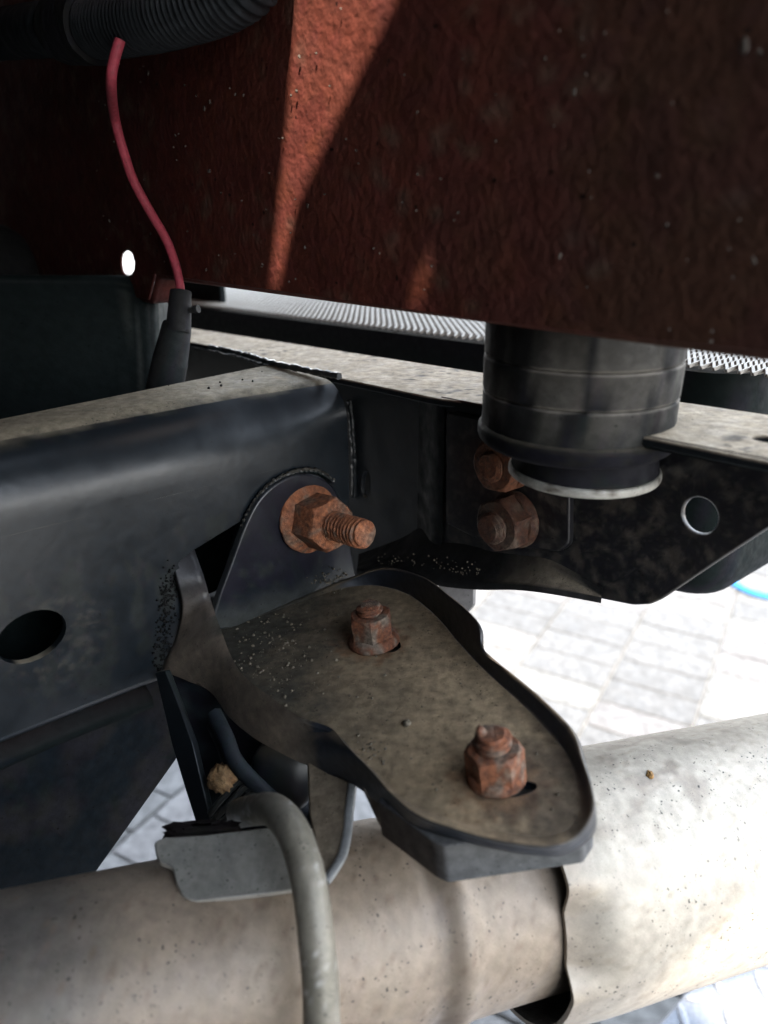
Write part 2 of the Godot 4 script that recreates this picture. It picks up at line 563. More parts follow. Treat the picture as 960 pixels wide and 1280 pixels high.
# ---------------------------------------------------------------- floor, ramp, hose
func build_floor() -> void:
	var g := Geo.new()
	var s := 40.0
	for q in [[-s, -s, s, -s, s, s], [-s, -s, s, s, -s, s]]:
		g.flat(Vector3(q[0], -0.007, q[1]), Vector3(q[2], -0.007, q[3]), Vector3(q[4], -0.007, q[5]), Vector3.UP)
	var ground := obj("ground", g, M.paving, func(_p: Vector3, _n: Vector3) -> Color: return Color(0.21, 0.205, 0.198))
	ground.set_meta("kind", "structure")
	var u := Vector3(0.94, 0, -0.342).normalized()
	var w := Vector3(0.342, 0, 0.94).normalized()
	var kinds := []
	for k in 5:
		var b := Geo.new()
		plate(b, Transform3D(Basis(Vector3.RIGHT, Vector3.FORWARD, Vector3.UP), Vector3.ZERO), rounded(PackedVector2Array([Vector2(-0.0482, -0.0992), Vector2(0.0482, -0.0992), Vector2(0.0482, 0.0992), Vector2(-0.0482, 0.0992)]), 0.004, 1), 0.007, 0.003)
		var c := Color(0.095, 0.095, 0.097).lerp(Color(0.15, 0.147, 0.143), k / 4.0)
		kinds.append(b.mesh(Vector3.ZERO, func(_p: Vector3, _n: Vector3) -> Color: return c, M.paving))
	var spots := []
	for i in range(-6, 34):
		for j in range(-14, 6):
			var p := u * (i * 0.1 + 0.05 + (0.05 if posmod(j, 2) else 0.0)) + w * (j * 0.203 - 0.119 + 0.1)
			if p.x > 0.0 and p.x < 2.9 and p.z < 0.3 and p.z > -2.3:
				spots.append(p)
	var d := spots.duplicate()
	d.sort_custom(func(a: Vector3, b: Vector3) -> bool: return a.distance_squared_to(Vector3(1.3, 0, -0.9)) < b.distance_squared_to(Vector3(1.3, 0, -0.9)))
	var rest := []
	for i in d.size():
		var turn := Basis(u, Vector3.UP, w) * Basis(Vector3.RIGHT, rng.randf_range(-0.006, 0.006))
		var p: Vector3 = d[i] + Vector3.UP * rng.randf_range(-0.001, 0.001)
		if i < 280:
			var o := MeshInstance3D.new()
			o.name = "paver"
			o.mesh = kinds[rng.randi() % 5]
			o.transform = Transform3D(turn, p)
			ground.add_child(o, true)
		else:
			rest.append(Transform3D(turn, p))
	var mm := MultiMesh.new()
	mm.transform_format = MultiMesh.TRANSFORM_3D
	mm.mesh = kinds[2]
	mm.instance_count = rest.size()
	for i in rest.size():
		mm.set_instance_transform(i, rest[i])
	var mo := MultiMeshInstance3D.new()
	mo.name = "paver"
	mo.multimesh = mm
	mo.set_meta("kind", "stuff")
	ground.add_child(mo, true)

	# the lift ramp under the vehicle, a plate with raised lozenge treads
	var y := 0.43
	var ramp := thing("lift_ramp", "grey steel diamond plate ramp low under the exhaust pipe at the bottom right", "ramp", Vector3(0.4, 0, 0.05))
	var deck := Geo.new()
	plate(deck, Transform3D(Basis(Vector3.RIGHT, Vector3.FORWARD, Vector3.UP), Vector3(0.3, y, 0.05)), PackedVector2Array([Vector2(-0.9, -0.25), Vector2(0.9, -0.25), Vector2(0.9, 0.247), Vector2(-0.9, 0.247)]), 0.10, 0.004)
	obj("deck", deck, M.galvanised, tone(Color(0.17, 0.185, 0.215)), ramp)
	for sx in [-0.5, 1.1]:
		for sz in [-0.15, 0.25]:
			var leg := Geo.new()
			plate(leg, Transform3D(Basis(Vector3.RIGHT, Vector3.FORWARD, Vector3.UP), Vector3(sx, y - 0.1, sz)), PackedVector2Array([Vector2(-0.03, -0.03), Vector2(0.03, -0.03), Vector2(0.03, 0.03), Vector2(-0.03, 0.03)]), y - 0.1, 0.003)
			obj("leg", leg, M.galvanised, tone(Color(0.25, 0.27, 0.31)), ramp)
	var tread := Geo.new()
	lump(tread, Vector3.ZERO, Vector3(0.0022, 0.0135, 0.0038), 0.0, 0.0, 2.0, Basis(Vector3.BACK, PI * 0.5), 16)
	var tm := tread.mesh(Vector3.ZERO, func(_p: Vector3, _n: Vector3) -> Color: return Color(0.24, 0.255, 0.29), M.galvanised)
	for i in range(0, 15):
		for j in range(0, 10):
			var o := MeshInstance3D.new()
			o.name = "tread"
			o.mesh = tm
			o.transform = Transform3D(Basis(Vector3.UP, PI * 0.25 if (i + j) % 2 else -PI * 0.25), Vector3(0.40 + i * 0.026 - 0.4, y + 0.0004, -0.185 + j * 0.026 - 0.05))
			ramp.add_child(o, true)
	var hose := Geo.new()
	var path := smooth_path([ony(912, 726, 0.010), ony(935, 738, 0.010), ony(960, 745, 0.010), ony(1010, 752, 0.010), ony(1100, 790, 0.013)], 8)
	tube(hose, path, func(_t: float, _a: float) -> float: return 0.009, 12)
	tag(obj("blue_hose", hose, M.wire_skin, func(_p: Vector3, _n: Vector3) -> Color: return Color(0.02, 0.24, 0.62)), "bright blue hose lying on the sunlit paving behind the bumper", "hose")

# ---------------------------------------------------------------- the red body above
func build_tub(to_sun: Vector3) -> void:
	var px := 0.19
	var tub := thing("body_tub", "dark red textured body panel with mud specks hanging above the frame", "body panel", Vector3(px, 1.01, -0.3))
	var xf := frame(Vector3(px, 1.01, -0.3), Vector3.LEFT, Vector3.BACK)
	var outline := PackedVector2Array()
	for q in [[-1.3, 0.985], [-0.412, 0.997], [-0.402, 1.0108], [-0.171, 1.0126], [-0.084, 1.0152], [0.25, 1.0205], [0.25, 1.27], [-1.3, 1.27]]:
		var p: Vector3 = xf.affine_inverse() * Vector3(px, q[1], q[0])
		outline.append(Vector2(p.x, p.y))
	var hole := flat_points(xf, [151, 318, 158, 312, 165, 317, 168, 326, 168, 336, 164, 343, 158, 345, 152, 340, 150, 330])
	var g := Geo.new()
	plate(g, xf, outline, 0.0015, 0.0005, [rounded(hole, 0.004, 3)], 0.006)
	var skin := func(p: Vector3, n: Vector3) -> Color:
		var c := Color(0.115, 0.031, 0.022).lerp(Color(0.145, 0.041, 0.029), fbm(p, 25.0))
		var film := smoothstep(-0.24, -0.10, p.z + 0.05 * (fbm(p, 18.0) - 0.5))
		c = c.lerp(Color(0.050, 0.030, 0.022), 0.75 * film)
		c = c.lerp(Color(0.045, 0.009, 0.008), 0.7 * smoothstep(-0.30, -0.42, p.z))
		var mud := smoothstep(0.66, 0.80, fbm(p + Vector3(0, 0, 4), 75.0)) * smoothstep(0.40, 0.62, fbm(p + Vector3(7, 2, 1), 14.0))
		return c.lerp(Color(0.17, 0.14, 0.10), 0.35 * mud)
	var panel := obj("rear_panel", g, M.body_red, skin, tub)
	# specks of dried mud standing on the panel
	var specks := Geo.new()
	for i in 300:
		var z := rng.randf_range(-0.46, -0.07)
		var p := Vector3(px - 0.0016, rng.randf_range(1.016, 1.13), z)
		var want := 0.25 + 0.9 * smoothstep(0.45, 0.75, fbm(p, 30.0))
		if rng.randf() > want:
			continue
		var r := 0.00022 + 0.0006 * pow(rng.randf(), 5.0)
		lump(specks, p + Vector3(0.0001, 0, 0), Vector3(0.0005, r * rng.randf_range(1.0, 2.2), r * rng.randf_range(0.8, 1.6)), 0.5, i * 1.7, 2.0, Basis(Vector3.RIGHT, rng.randf_range(-0.8, 0.8)), 6)
	var so := obj("mud_specks", specks, M.grit, tone(Color(0.11, 0.088, 0.072)), panel)
	so.set_meta("kind", "stuff")
	# folded lower edge
	var lip := Geo.new()
	var rows := []
	for a in 7:
		var t := PI * 0.5 * a / 6.0
		var row := PackedVector3Array()
		for i in 400:
			var z := lerpf(-1.3, 0.25, i / 399.0)
			var y := lerpf(0.985, 0.997, (z + 1.3) / 0.888) if z < -0.412 else lerpf(0.997, 1.0108, (z + 0.412) / 0.010) if z < -0.402 else (lerpf(1.0108, 1.0152, (z + 0.402) / 0.318) if z < -0.084 else lerpf(1.0152, 1.0205, (z + 0.084) / 0.334))
			row.append(Vector3(px + 0.0015 + 0.003 * (1.0 - cos(t)) + (0.012 if a == 6 else 0.0), y + 0.0005 - 0.003 * sin(t), z))
		rows.append(row)
	lip.grid(rows, false, false, Vector3(-1, -1, 0))
	obj("folded_lip", lip, M.body_red, skin, panel)
	# unseen walls added ahead of this corner and far across to block light
	for wall in [[Vector3(-0.13, 0.8, -0.5), Vector3.RIGHT, Vector3.BACK, -0.85, 0.95], [Vector3(-0.1, 0.8, -1.36), Vector3.BACK, Vector3.RIGHT, -0.32, 0.6]]:
		var wf := frame(wall[0], wall[1], wall[2])
		var wg := Geo.new()
		var lo := -0.5
		plate(wg, wf, PackedVector2Array([Vector2(wall[3], lo), Vector2(wall[4], lo), Vector2(wall[4], 0.466), Vector2(wall[3], 0.466)]) if wall[2] == Vector3.BACK else PackedVector2Array([Vector2(wall[3], -0.15), Vector2(wall[4], -0.15), Vector2(wall[4], 0.466), Vector2(wall[3], 0.466)]), 0.003, 0.001)
		obj("added_shade_wall", wg, M.plastic, tone(Color(0.018, 0.018, 0.018)), tub)
	# unseen load floor added overhead to block sun, gaps cut for the lit streaks
	var top := 1.27
	var deck := frame(Vector3(0, top, 0), Vector3.UP, Vector3.RIGHT)
	var area := PackedVector2Array()
	for q in [[-1.3, 0.15], [0.5, 0.15], [0.5, -1.35], [-1.3, -1.35]]:
		var p: Vector3 = deck.affine_inverse() * Vector3(q[0], top, q[1])
		area.append(Vector2(p.x, p.y))
	var gaps := []
	for poly in [[374, -170, 368, 0, 361, 120, 350, 230, 341, 330, 339, 350, 350, 352, 356, 320, 371, 250, 402, 185, 443, 100, 497, -8, 570, -170], [517, 350, 523, 330, 531, 328, 534, 350, 530, 371, 521, 372]]:
		var gap := PackedVector2Array()
		for i in range(0, poly.size(), 2):
			var p := onx(poly[i], poly[i + 1], px)
			p += to_sun * ((top - p.y) / to_sun.y)
			p = deck.affine_inverse() * p
			gap.append(Vector2(p.x, p.y))
		gaps.append(gap)
	var sun_mask := Geo.new()
	plate(sun_mask, deck, area, 0.002, 0.0005, gaps)
	obj("added_sun_mask", sun_mask, M.body_red, skin, tub)

# ---------------------------------------------------------------- rear bumper with its mesh step
func step_y(z: float) -> float:
	return 0.9755 + (z + 0.157) * 0.0377
func build_bumper() -> void:
	var b := thing("rear_bumper", "black rear bumper bar behind the cross-member, under its mesh step", "bumper", Vector3(0.45, 0.85, -0.6))
	var x0 := 0.362
	var x1 := 0.56
	var outline := PackedVector2Array([Vector2(x0, -1.3), Vector2(x0, -0.168), Vector2(x1, -0.168), Vector2(x1, -1.3)])
	outline = rounded(outline, 0.03, 8)
	var rows := []
	for k in 12:
		var row := PackedVector3Array()
		var t := k / 11.0
		var low := 0.848
		for q in outline:
			var top := step_y(q.y) - 0.004
			var y := lerpf(low, top, t)
			var push := 0.0
			if k < 6:
				var a := PI * 0.5 * k / 5.0
				y = low + 0.018 * (1.0 - cos(a)); push = 0.018 * (1.0 - sin(a))
			else:
				y = lerpf(low + 0.018, top, (k - 5) / 6.0)
			var c := Vector2((x0 + x1) * 0.5, clampf(q.y, -1.2, -0.245))
			var d := (c - q).normalized() * push
			row.append(Vector3(q.x + d.x, y, q.y + d.y))
		rows.append(row)
	var g := Geo.new()
	g.grid(rows, true)
	g.fan(rows[0], Vector3(0.46, 0.848, -0.7), Vector3.DOWN)
	g.fan(rows[11], Vector3(0.46, step_y(-0.7) - 0.004, -0.7), Vector3.UP)
	obj("bumper_body", g, M.dark_sheet, black(0.25), b)
	var eb := Geo.new()  # black plate added to cover the bright gap left of the mesh
	plate(eb, frame(Vector3(0.37, 0.97, -0.72), Vector3.LEFT, Vector3.BACK), rounded(PackedVector2Array([Vector2(-0.075, -0.07), Vector2(0.066, -0.07), Vector2(0.066, 0.03), Vector2(0.04, 0.055), Vector2(-0.075, 0.055)]), 0.008, 3), 0.006, 0.001)
	obj("gap_cover", eb, M.dark_sheet, black(0.1), b)
	# expanded metal: rows of zigzag strands, each strand a slanted flat bar
	var e := Geo.new()
	var zs := 0.0062
	var xs := 0.0052
	for r in 24:
		var x := x0 - 0.003 + r * xs
		for c in int(0.72 / zs):
			var za := -0.150 - c * zs
			for h in 2:
				var a := Vector3(x + (xs * 0.5 if h else -xs * 0.42), 0, za - h * zs * 0.5)
				var d := Vector3(x + (-xs * 0.42 if h else xs * 0.5), 0, za - (h + 1) * zs * 0.5)
				a.y = step_y(a.z) + (0.0012 if h else -0.0008); d.y = step_y(d.z) + (-0.0008 if h else 0.0012)
				var along := (d - a).normalized()
				var side := along.cross(Vector3(0.35, 1, 0)).normalized() * 0.00072
				var up := side.cross(along).normalized() * 0.0008
				var q := [a + side + up, a - side + up, a - side - up, a + side - up]
				var w := [d + side + up, d - side + up, d - side - up, d + side - up]
				for k in 4:
					var m := (k + 1) % 4
					var nn: Vector3 = ((q[k] + q[m]) * 0.5 - a).normalized()
					e.flat(q[k], q[m], w[m], nn); e.flat(q[k], w[m], w[k], nn)
	var mesh_step := obj("mesh_step", e, M.galvanised, func(_p: Vector3, _n: Vector3) -> Color: return Color(0.42, 0.39, 0.34), b)
	mesh_step.set_meta("kind", "stuff")
	mesh_step.set_meta("label", "bare grey expanded metal tread")

# ---------------------------------------------------------------- frame rail
func build_rail() -> void:
	var rail := thing("frame_rail", "black painted box frame rail with dusty rounded top, running in from the left", "frame rail", Vector3(0.05, 0.86, -0.32))
	var zr := rail_z
	var x0 := -0.25
	var x1 := 0.2195
	# rounded top, from the back edge over to the face
	var rows := []
	var prof := []
	for i in 5:
		prof.append([i / 4.0, 0.0, 0.0])       # flat top (share, -, -)
	for i in range(1, 13):
		prof.append([1.0, i / 12.0, 0.0])
	for i in range(1, 4):
		prof.append([1.0, 1.0, i / 3.0])
	var r := 0.026
	for q in prof:
		var row := PackedVector3Array()
		for i in 150:
			var x := lerpf(x0, x1, i / 149.0)
			var zb := -0.315 - (x - 0.08) * 0.154 - 0.004
			var rr := lerpf(r, 0.017, smoothstep(0.17, 0.22, x))
			var a: float = q[1] * PI * 0.5
			var p := Vector3(x, 0.970, lerpf(zb, zr - rr, q[0]))
			if q[1] > 0.0:
				p = Vector3(x, 0.970 - rr + rr * cos(a), zr - rr + rr * sin(a))
			if q[2] > 0.0:
				p = Vector3(x, lerpf(0.970 - rr, 0.938, q[2]), zr)
			var wave := 0.00010 * noise.get_noise_3dv(Vector3(x * 22.0, p.y * 30.0, 3))
			row.append(p + Vector3(0, wave, wave))
		rows.append(row)
	var g := Geo.new()
	var top := Geo.new()
	top.grid(rows.slice(0, 8), false, false, Vector3(0, 1, 1))
	g.grid(rows.slice(7), false, false, Vector3(0, 1, 1))
	# back wall and underside
	var back := []
	for y in [0.9695, 0.9, 0.861]:
		var row := PackedVector3Array()
		for i in 20:
			var x := lerpf(x0, x1, i / 19.0)
			row.append(Vector3(x, y, -0.319 - (x - 0.08) * 0.154))
		back.append(row)
	var bw := Geo.new()
	bw.grid(back, false, false, Vector3.FORWARD)
	obj("back_wall", bw, M.dark_sheet, black(0.0), rail)
	# upright face with an oval hole and the notch at its lower right
	var xf := frame(Vector3(0.1, 0.9, zr), Vector3.BACK, Vector3.RIGHT)
	var face := PackedVector2Array()
	var inv := xf.affine_inverse()
	for q in [[x0, 0.9385], [x1, 0.9385], [x1, 0.861], [0.12, 0.861], [x0, 0.859]]:
		var p: Vector3 = inv * Vector3(q[0], q[1], zr)
		face.append(Vector2(p.x, p.y))
	var c: Vector3 = inv * onz(40, 796, zr)
	var notch := rounded(flat_points(xf, [222, 704, 238, 690, 303, 650, 290, 700, 268, 772, 250, 776, 238, 745]), 0.0015, 3)
	plate(g, xf, face, 0.0035, 0.00005, [oval(Vector2(c.x, c.y), 0.0128, 0.0100, 0.15), notch], 0.0025)
	# rolled bottom edge
	var low := []
	for k in 7:
		var a := PI * 0.5 * k / 6.0
		var row := PackedVector3Array()
		for i in 60:
			row.append(Vector3(lerpf(x0, x1, i / 59.0), 0.8615 - 0.005 * sin(a) + (0.004 if k == 6 else 0.0), zr - 0.005 * (1 - cos(a)) - (0.055 if k == 6 else 0.0)))
		low.append(row)
	g.grid(low, false, false, Vector3(0, -1, 1))
	for x in [x0, x1]:
		plate(g, frame(Vector3(x, 0.914, -0.304), Vector3.LEFT, Vector3.BACK), PackedVector2Array([Vector2(-0.034, -0.053), Vector2(0.0225, -0.053), Vector2(0.0225, 0.03), Vector2(0.005, 0.052), Vector2(-0.034, 0.053)]), 0.001, 0.0002)
	var dusty := func(p: Vector3, n: Vector3) -> Color:
		var base := Color(0.008, 0.012, 0.0165)
		var d := smoothstep(0.86, 0.985, n.y + 0.10 * (fbm(p, 40.0) - 0.5)) * (0.8 + 0.3 * fbm(p, 90.0))
		if n.z > 0.9 and p.y < 0.925:
			d = maxf(d, 0.035 * smoothstep(0.5, 0.75, fbm(Vector3(p.x * 1.3, p.y * 0.45, 1), 75.0)))
			d = maxf(d, 0.10 * smoothstep(0.45, 0.8, fbm(p + Vector3(2, 0, 0), 220.0)) * smoothstep(0.026, 0.013, Vector2(p.x - 0.078, p.y - 0.893).length()))
		return base.lerp(Color(0.31, 0.27, 0.20), d)
	var tubing := obj("rail_tube", g, M.black_paint, dusty, rail)
	obj("dusty_top", top, M.dusty_paint, dusty, rail)
	# lower lip of the rail
	var lip := Geo.new()
	var lr := []
	for q in [[0.0, 0.0], [0.004, -0.0005], [0.0085, -0.003], [0.0095, -0.006], [0.0085, -0.0085], [0.0, -0.012]]:
		var row := PackedVector3Array()
		for i in 50:
			var x := lerpf(x0, 0.114, i / 49.0)
			row.append(Vector3(x, 0.853 + q[1] - 0.0006 * sin(x * 60.0), zr - 0.012 + q[0]))
		lr.append(row)
	lip.grid(lr, false, false, Vector3(0, 0.4, 1))
	obj("lower_lip", lip, M.dark_sheet, black(0.05, 0.3), rail)
	# crust of weld spatter where the bracket meets the rail
	var crust := Geo.new()
	for i in 260:
		var f := rng.randf()
		var q := Vector2(lerpf(214, 200, f) + rng.randfn(0, 6), lerpf(715, 832, f) + rng.randfn(0, 8))
		lump(crust, onz(q.x, q.y, zr + 0.0006), Vector3.ONE * rng.randf_range(0.00015, 0.0006), 0.9, i, 2.0, Basis(Vector3(1, 2, 0.5).normalized(), i), 8)
	for i in 7:
		var p := Vector3(rng.randf_range(0.15, 0.21), 0.9703, rng.randf_range(-0.33, -0.312))
		lump(crust, p, Vector3.ONE * rng.randf_range(0.0003, 0.0009), 0.7, i, 2.0, Basis.IDENTITY, 6)
	obj("crust", crust, M.rubber, tone(Color(0.012, 0.012, 0.012)), tubing).set_meta("kind", "stuff")

	# the black plate that hangs below the rail at the left
	var hp := thing("hanging_plate", "smooth black steel plate with slanted edge hanging below the frame rail, lower left", "steel plate", Vector3(0.05, 0.8, -0.30))
	var hf := frame(Vector3(0.05, 0.83, -0.297), Vector3(0, 0.06, 1), Vector3.RIGHT)
	var pg := Geo.new()
	plate(pg, hf, rounded(flat_points(hf, [-160, 1010, -20, 955, 200, 845, 214, 868, 224, 946, 120, 1092, 60, 1190, -160, 1260]), 0.002, 3), 0.004, 0.001, [], 0.008)
	obj("plate", pg, M.dark_sheet, func(p: Vector3, _n: Vector3) -> Color:
		return Color(0.006, 0.008, 0.012).lerp(Color(0.03, 0.027, 0.026), 0.55 * smoothstep(0.45, 0.7, fbm(p + Vector3(1, 0, 0), 22.0)))
		, hp)

# ---------------------------------------------------------------- rear cross-member
func build_crossmember() -> void:
	var cm := thing("cross_member", "black rear cross-member with dusty grey top flange and a round hole", "cross-member", Vector3(0.23, 0.9, -0.2))
	var tn := Vector3(0, 0.193, -0.009).normalized()
	var tf := frame(Vector3(0.222, 0.9707, -0.286), tn, Vector3.BACK)
	var top := flat_points(tf, [190, 420, 240, 428, 296, 440, 332, 454, 380, 463, 425, 473, 545, 498, 600, 505, 960, 578, 1040, 596, 1040, 530, 960, 518, 600, 465, 240, 410, 190, 402])
	var g := Geo.new()
	var sl: Vector3 = tf.affine_inverse() * on(Vector2(962, 549), tf.origin, tf.basis.z)
	plate(g, tf, rounded(top, 0.002, 3), 0.003, 0.0008, [oval(Vector2(sl.x, sl.y), 0.0048, 0.0036, 0.0)], 0.0025)
	obj("top_flange", g, M.dusty_paint, func(p: Vector3, n: Vector3) -> Color:
		var c := Color(0.58, 0.49, 0.36).lerp(Color(0.47, 0.395, 0.29), smoothstep(0.3, 0.8, fbm(p, 40.0)))
		c = c.lerp(Color(0.05, 0.045, 0.04), 0.8 * smoothstep(0.62, 0.75, fbm(p + Vector3(4, 0, 0), 130.0)) * smoothstep(0.5, 0.7, fbm(p, 20.0)))
		return c if n.y > 0.6 else Color(0.014, 0.016, 0.02)
		, cm)
	# outer face with a round hole
	var ff := frame(Vector3(0.2535, 0.95, -0.15), Vector3.LEFT, Vector3.BACK)
	var edge := flat_points(ff, [545, 502, 600, 510, 700, 529, 850, 558, 960, 580, 1040, 597, 1040, 612, 960, 661, 900, 700, 826, 750, 812, 756, 790, 757, 740, 747, 690, 734, 640, 722, 600, 712, 545, 690])
	var hc: Vector3 = ff.affine_inverse() * on(Vector2(874, 645), ff.origin, ff.basis.z)
	var fg := Geo.new()
	plate(fg, ff, rounded(edge, 0.0018, 3), 0.003, 0.0009, [oval(Vector2(hc.x, hc.y), 0.0066, 0.0066)], 0.0022)
	var scuffed := func(p: Vector3, n: Vector3) -> Color:
		var d := 0.24 * smoothstep(0.5, 0.8, fbm(p, 110.0)) + 0.10 * smoothstep(0.6, 0.7, fbm(p + Vector3(2, 2, 2), 400.0))
		d = maxf(d, 0.5 * smoothstep(0.5, 0.95, n.y))
		return Color(0.014, 0.0155, 0.018).lerp(Color(0.22, 0.185, 0.155), d)
	obj("face_plate", fg, M.black_paint, scuffed, cm)
	# bend between flange and face, which rises a little as it runs to the right
	var bend := Geo.new()
	var rows := []
	for k in 8:
		var a := PI * 0.5 * k / 7.0
		var row := PackedVector3Array()
		for i in 60:
			var p := on(Vector2(lerpf(545, 1040, i / 59.0), lerpf(498, 596, i / 59.0)), tf.origin, tf.basis.z)
			row.append(Vector3(0.2231 - 0.0012 * sin(a) + 0.001, p.y + 0.0003 - 0.004 * (1.0 - cos(a)), p.z))
		rows.append(row)
	bend.grid(rows, false, false, Vector3(-1, 1, 0))
	obj("bend", bend, M.black_paint, black(0.5, 0.4), cm)
	# doubler plate under the two nuts
	var df := frame(Vector3(0.2495, 0.95, -0.15), Vector3.LEFT, Vector3.BACK)
	var dg := Geo.new()
	plate(dg, df, rounded(flat_points(df, [556, 514, 640, 532, 712, 548, 711, 682, 698, 691, 640, 684, 590, 672, 556, 655]), 0.003, 3), 0.0042, 0.0012, [], 0.0022)
	obj("doubler_plate", dg, M.black_paint, scuffed, cm)
	# recessed inner face beside the rail, with a slot
	var inf := frame(Vector3(0.262, 0.93, -0.26), Vector3.LEFT, Vector3.BACK)
	var ig := Geo.new()
	var ic: Vector3 = inf.affine_inverse() * on(Vector2(457, 606), inf.origin, inf.basis.z)
	plate(ig, inf, flat_points(inf, [405, 474, 470, 487, 545, 505, 540, 664, 500, 694, 450, 720, 405, 730]), 0.003, 0.0006, [oval(Vector2(ic.x, ic.y), 0.0036, 0.0078, -0.15)], 0.005)
	plate(ig, frame(Vector3(0.270, 0.93, -0.26), Vector3.LEFT, Vector3.BACK), oval(Vector2(ic.x, ic.y), 0.012, 0.02), 0.002)  # added dark backing that stops bright glints through the slot
	obj("inner_face", ig, M.black_paint, black(0.8, 0.5, Color(0.014, 0.017, 0.021)), cm)
	# rear wall added behind the section so no daylight shows through its slot
	var rf := frame(Vector3(0.292, 0.93, -0.2), Vector3.LEFT, Vector3.BACK)
	var rg := Geo.new()
	plate(rg, rf, PackedVector2Array([Vector2(-0.4, -0.035), Vector2(0.0, -0.025), Vector2(0.02, 0.0), Vector2(0.02, 0.03), Vector2(-0.4, 0.02)]), 0.003)
	obj("added_rear_wall", rg, M.black_paint, black(0.2), cm)
	# rounded step between the two faces
	var sg := Geo.new()
	rows = []
	for k in 9:
		var t := k / 8.0
		var row := PackedVector3Array()
		for i in 30:
			var f := i / 29.0
			var p := onx(lerpf(524, 521, f), lerpf(502, 690, f), 0.2618).lerp(onx(lerpf(556, 553, f), lerpf(506, 690, f), 0.2528), t)
			p.x = lerpf(0.2618, 0.2528, smoothstep(0.0, 1.0, t)) - 0.0014 * sin(PI * t)
			row.append(p)
		rows.append(row)
	sg.grid(rows, false, false, Vector3(-1, 0, -0.3))
	obj("step", sg, M.dark_sheet, black(0.5, 0.7), cm)
	# lower flange, dusty on top and caked with grit at its left
	var lg := Geo.new()
	rows = []
	var inner := smooth_path([onx(448, 695, 0.2615), onx(500, 676, 0.2615), onx(536, 657, 0.2612), onx(570, 672, 0.2560), onx(605, 690, 0.2532), onx(650, 697, 0.2530), onx(690, 704, 0.2530), onx(752, 738, 0.2528)], 5)
	var outer := smooth_path([onx(446, 712, 0.2370), onx(490, 716, 0.2370), onx(525, 722, 0.2370), onx(560, 728, 0.2380), onx(600, 731, 0.2390), onx(645, 731, 0.2410), onx(690, 736, 0.2430), onx(752, 747, 0.2515)], 5)
	for k in 9:
		var row := PackedVector3Array()
		for i in inner.size():
			var t := minf(k / 7.0, 1.0)
			var p := inner[i].lerp(outer[i], t)
			p.y += 0.0012 * smoothstep(0.3, 0.0, t) - 0.0008 * sin(t * PI)
			if k == 8:
				p.y -= 0.0025
			row.append(p)
		rows.append(row)
	lg.grid(rows, false, false, Vector3(-0.3, 1, 0))
	obj("lower_flange", lg, M.dusty_paint, func(p: Vector3, n: Vector3) -> Color:
		var d := smoothstep(-0.215, -0.185, p.z) * smoothstep(0.4, 0.9, n.y) * (0.5 + 0.5 * fbm(p, 70.0))
		return Color(0.016, 0.017, 0.018).lerp(Color(0.30, 0.25, 0.185), 0.9 * d)
		, cm)
	# weld beads
	var weld := Geo.new()
	for line in [[[437, 500], [441, 540], [443, 580], [443, 622]], [[424, 470], [380, 462], [334, 452], [300, 442], [262, 434]]]:
		var pts := []
		for q in line:
			pts.append(onx(q[0], q[1], 0.2612 if line.size() == 4 else 0.2175))
		tube(weld, smooth_path(pts, 14), func(t: float, a: float) -> float: return 0.0015 + 0.00025 * sin(t * 2100.0) + 0.0009 * noise.get_noise_2d(t * 700.0, a * 2.0), 10)
	obj("weld_bead", weld, M.black_paint, black(0.4, 0.1, Color(0.018, 0.022, 0.024), Color(0.10, 0.12, 0.11)), cm)
	# grey bracket end showing below
	var bl := Geo.new()
	var bf := frame(at(575, 748, 0.385), -RIGHT * 0.25 - FWD, RIGHT)
	plate(bl, bf, rounded(flat_points(bf, [548, 722, 593, 722, 593, 757, 584, 767, 548, 766]), 0.001, 2), 0.006, 0.0008)
	obj("bracket_foot", bl, M.galvanised, tone(Color(0.20, 0.19, 0.185)), cm)

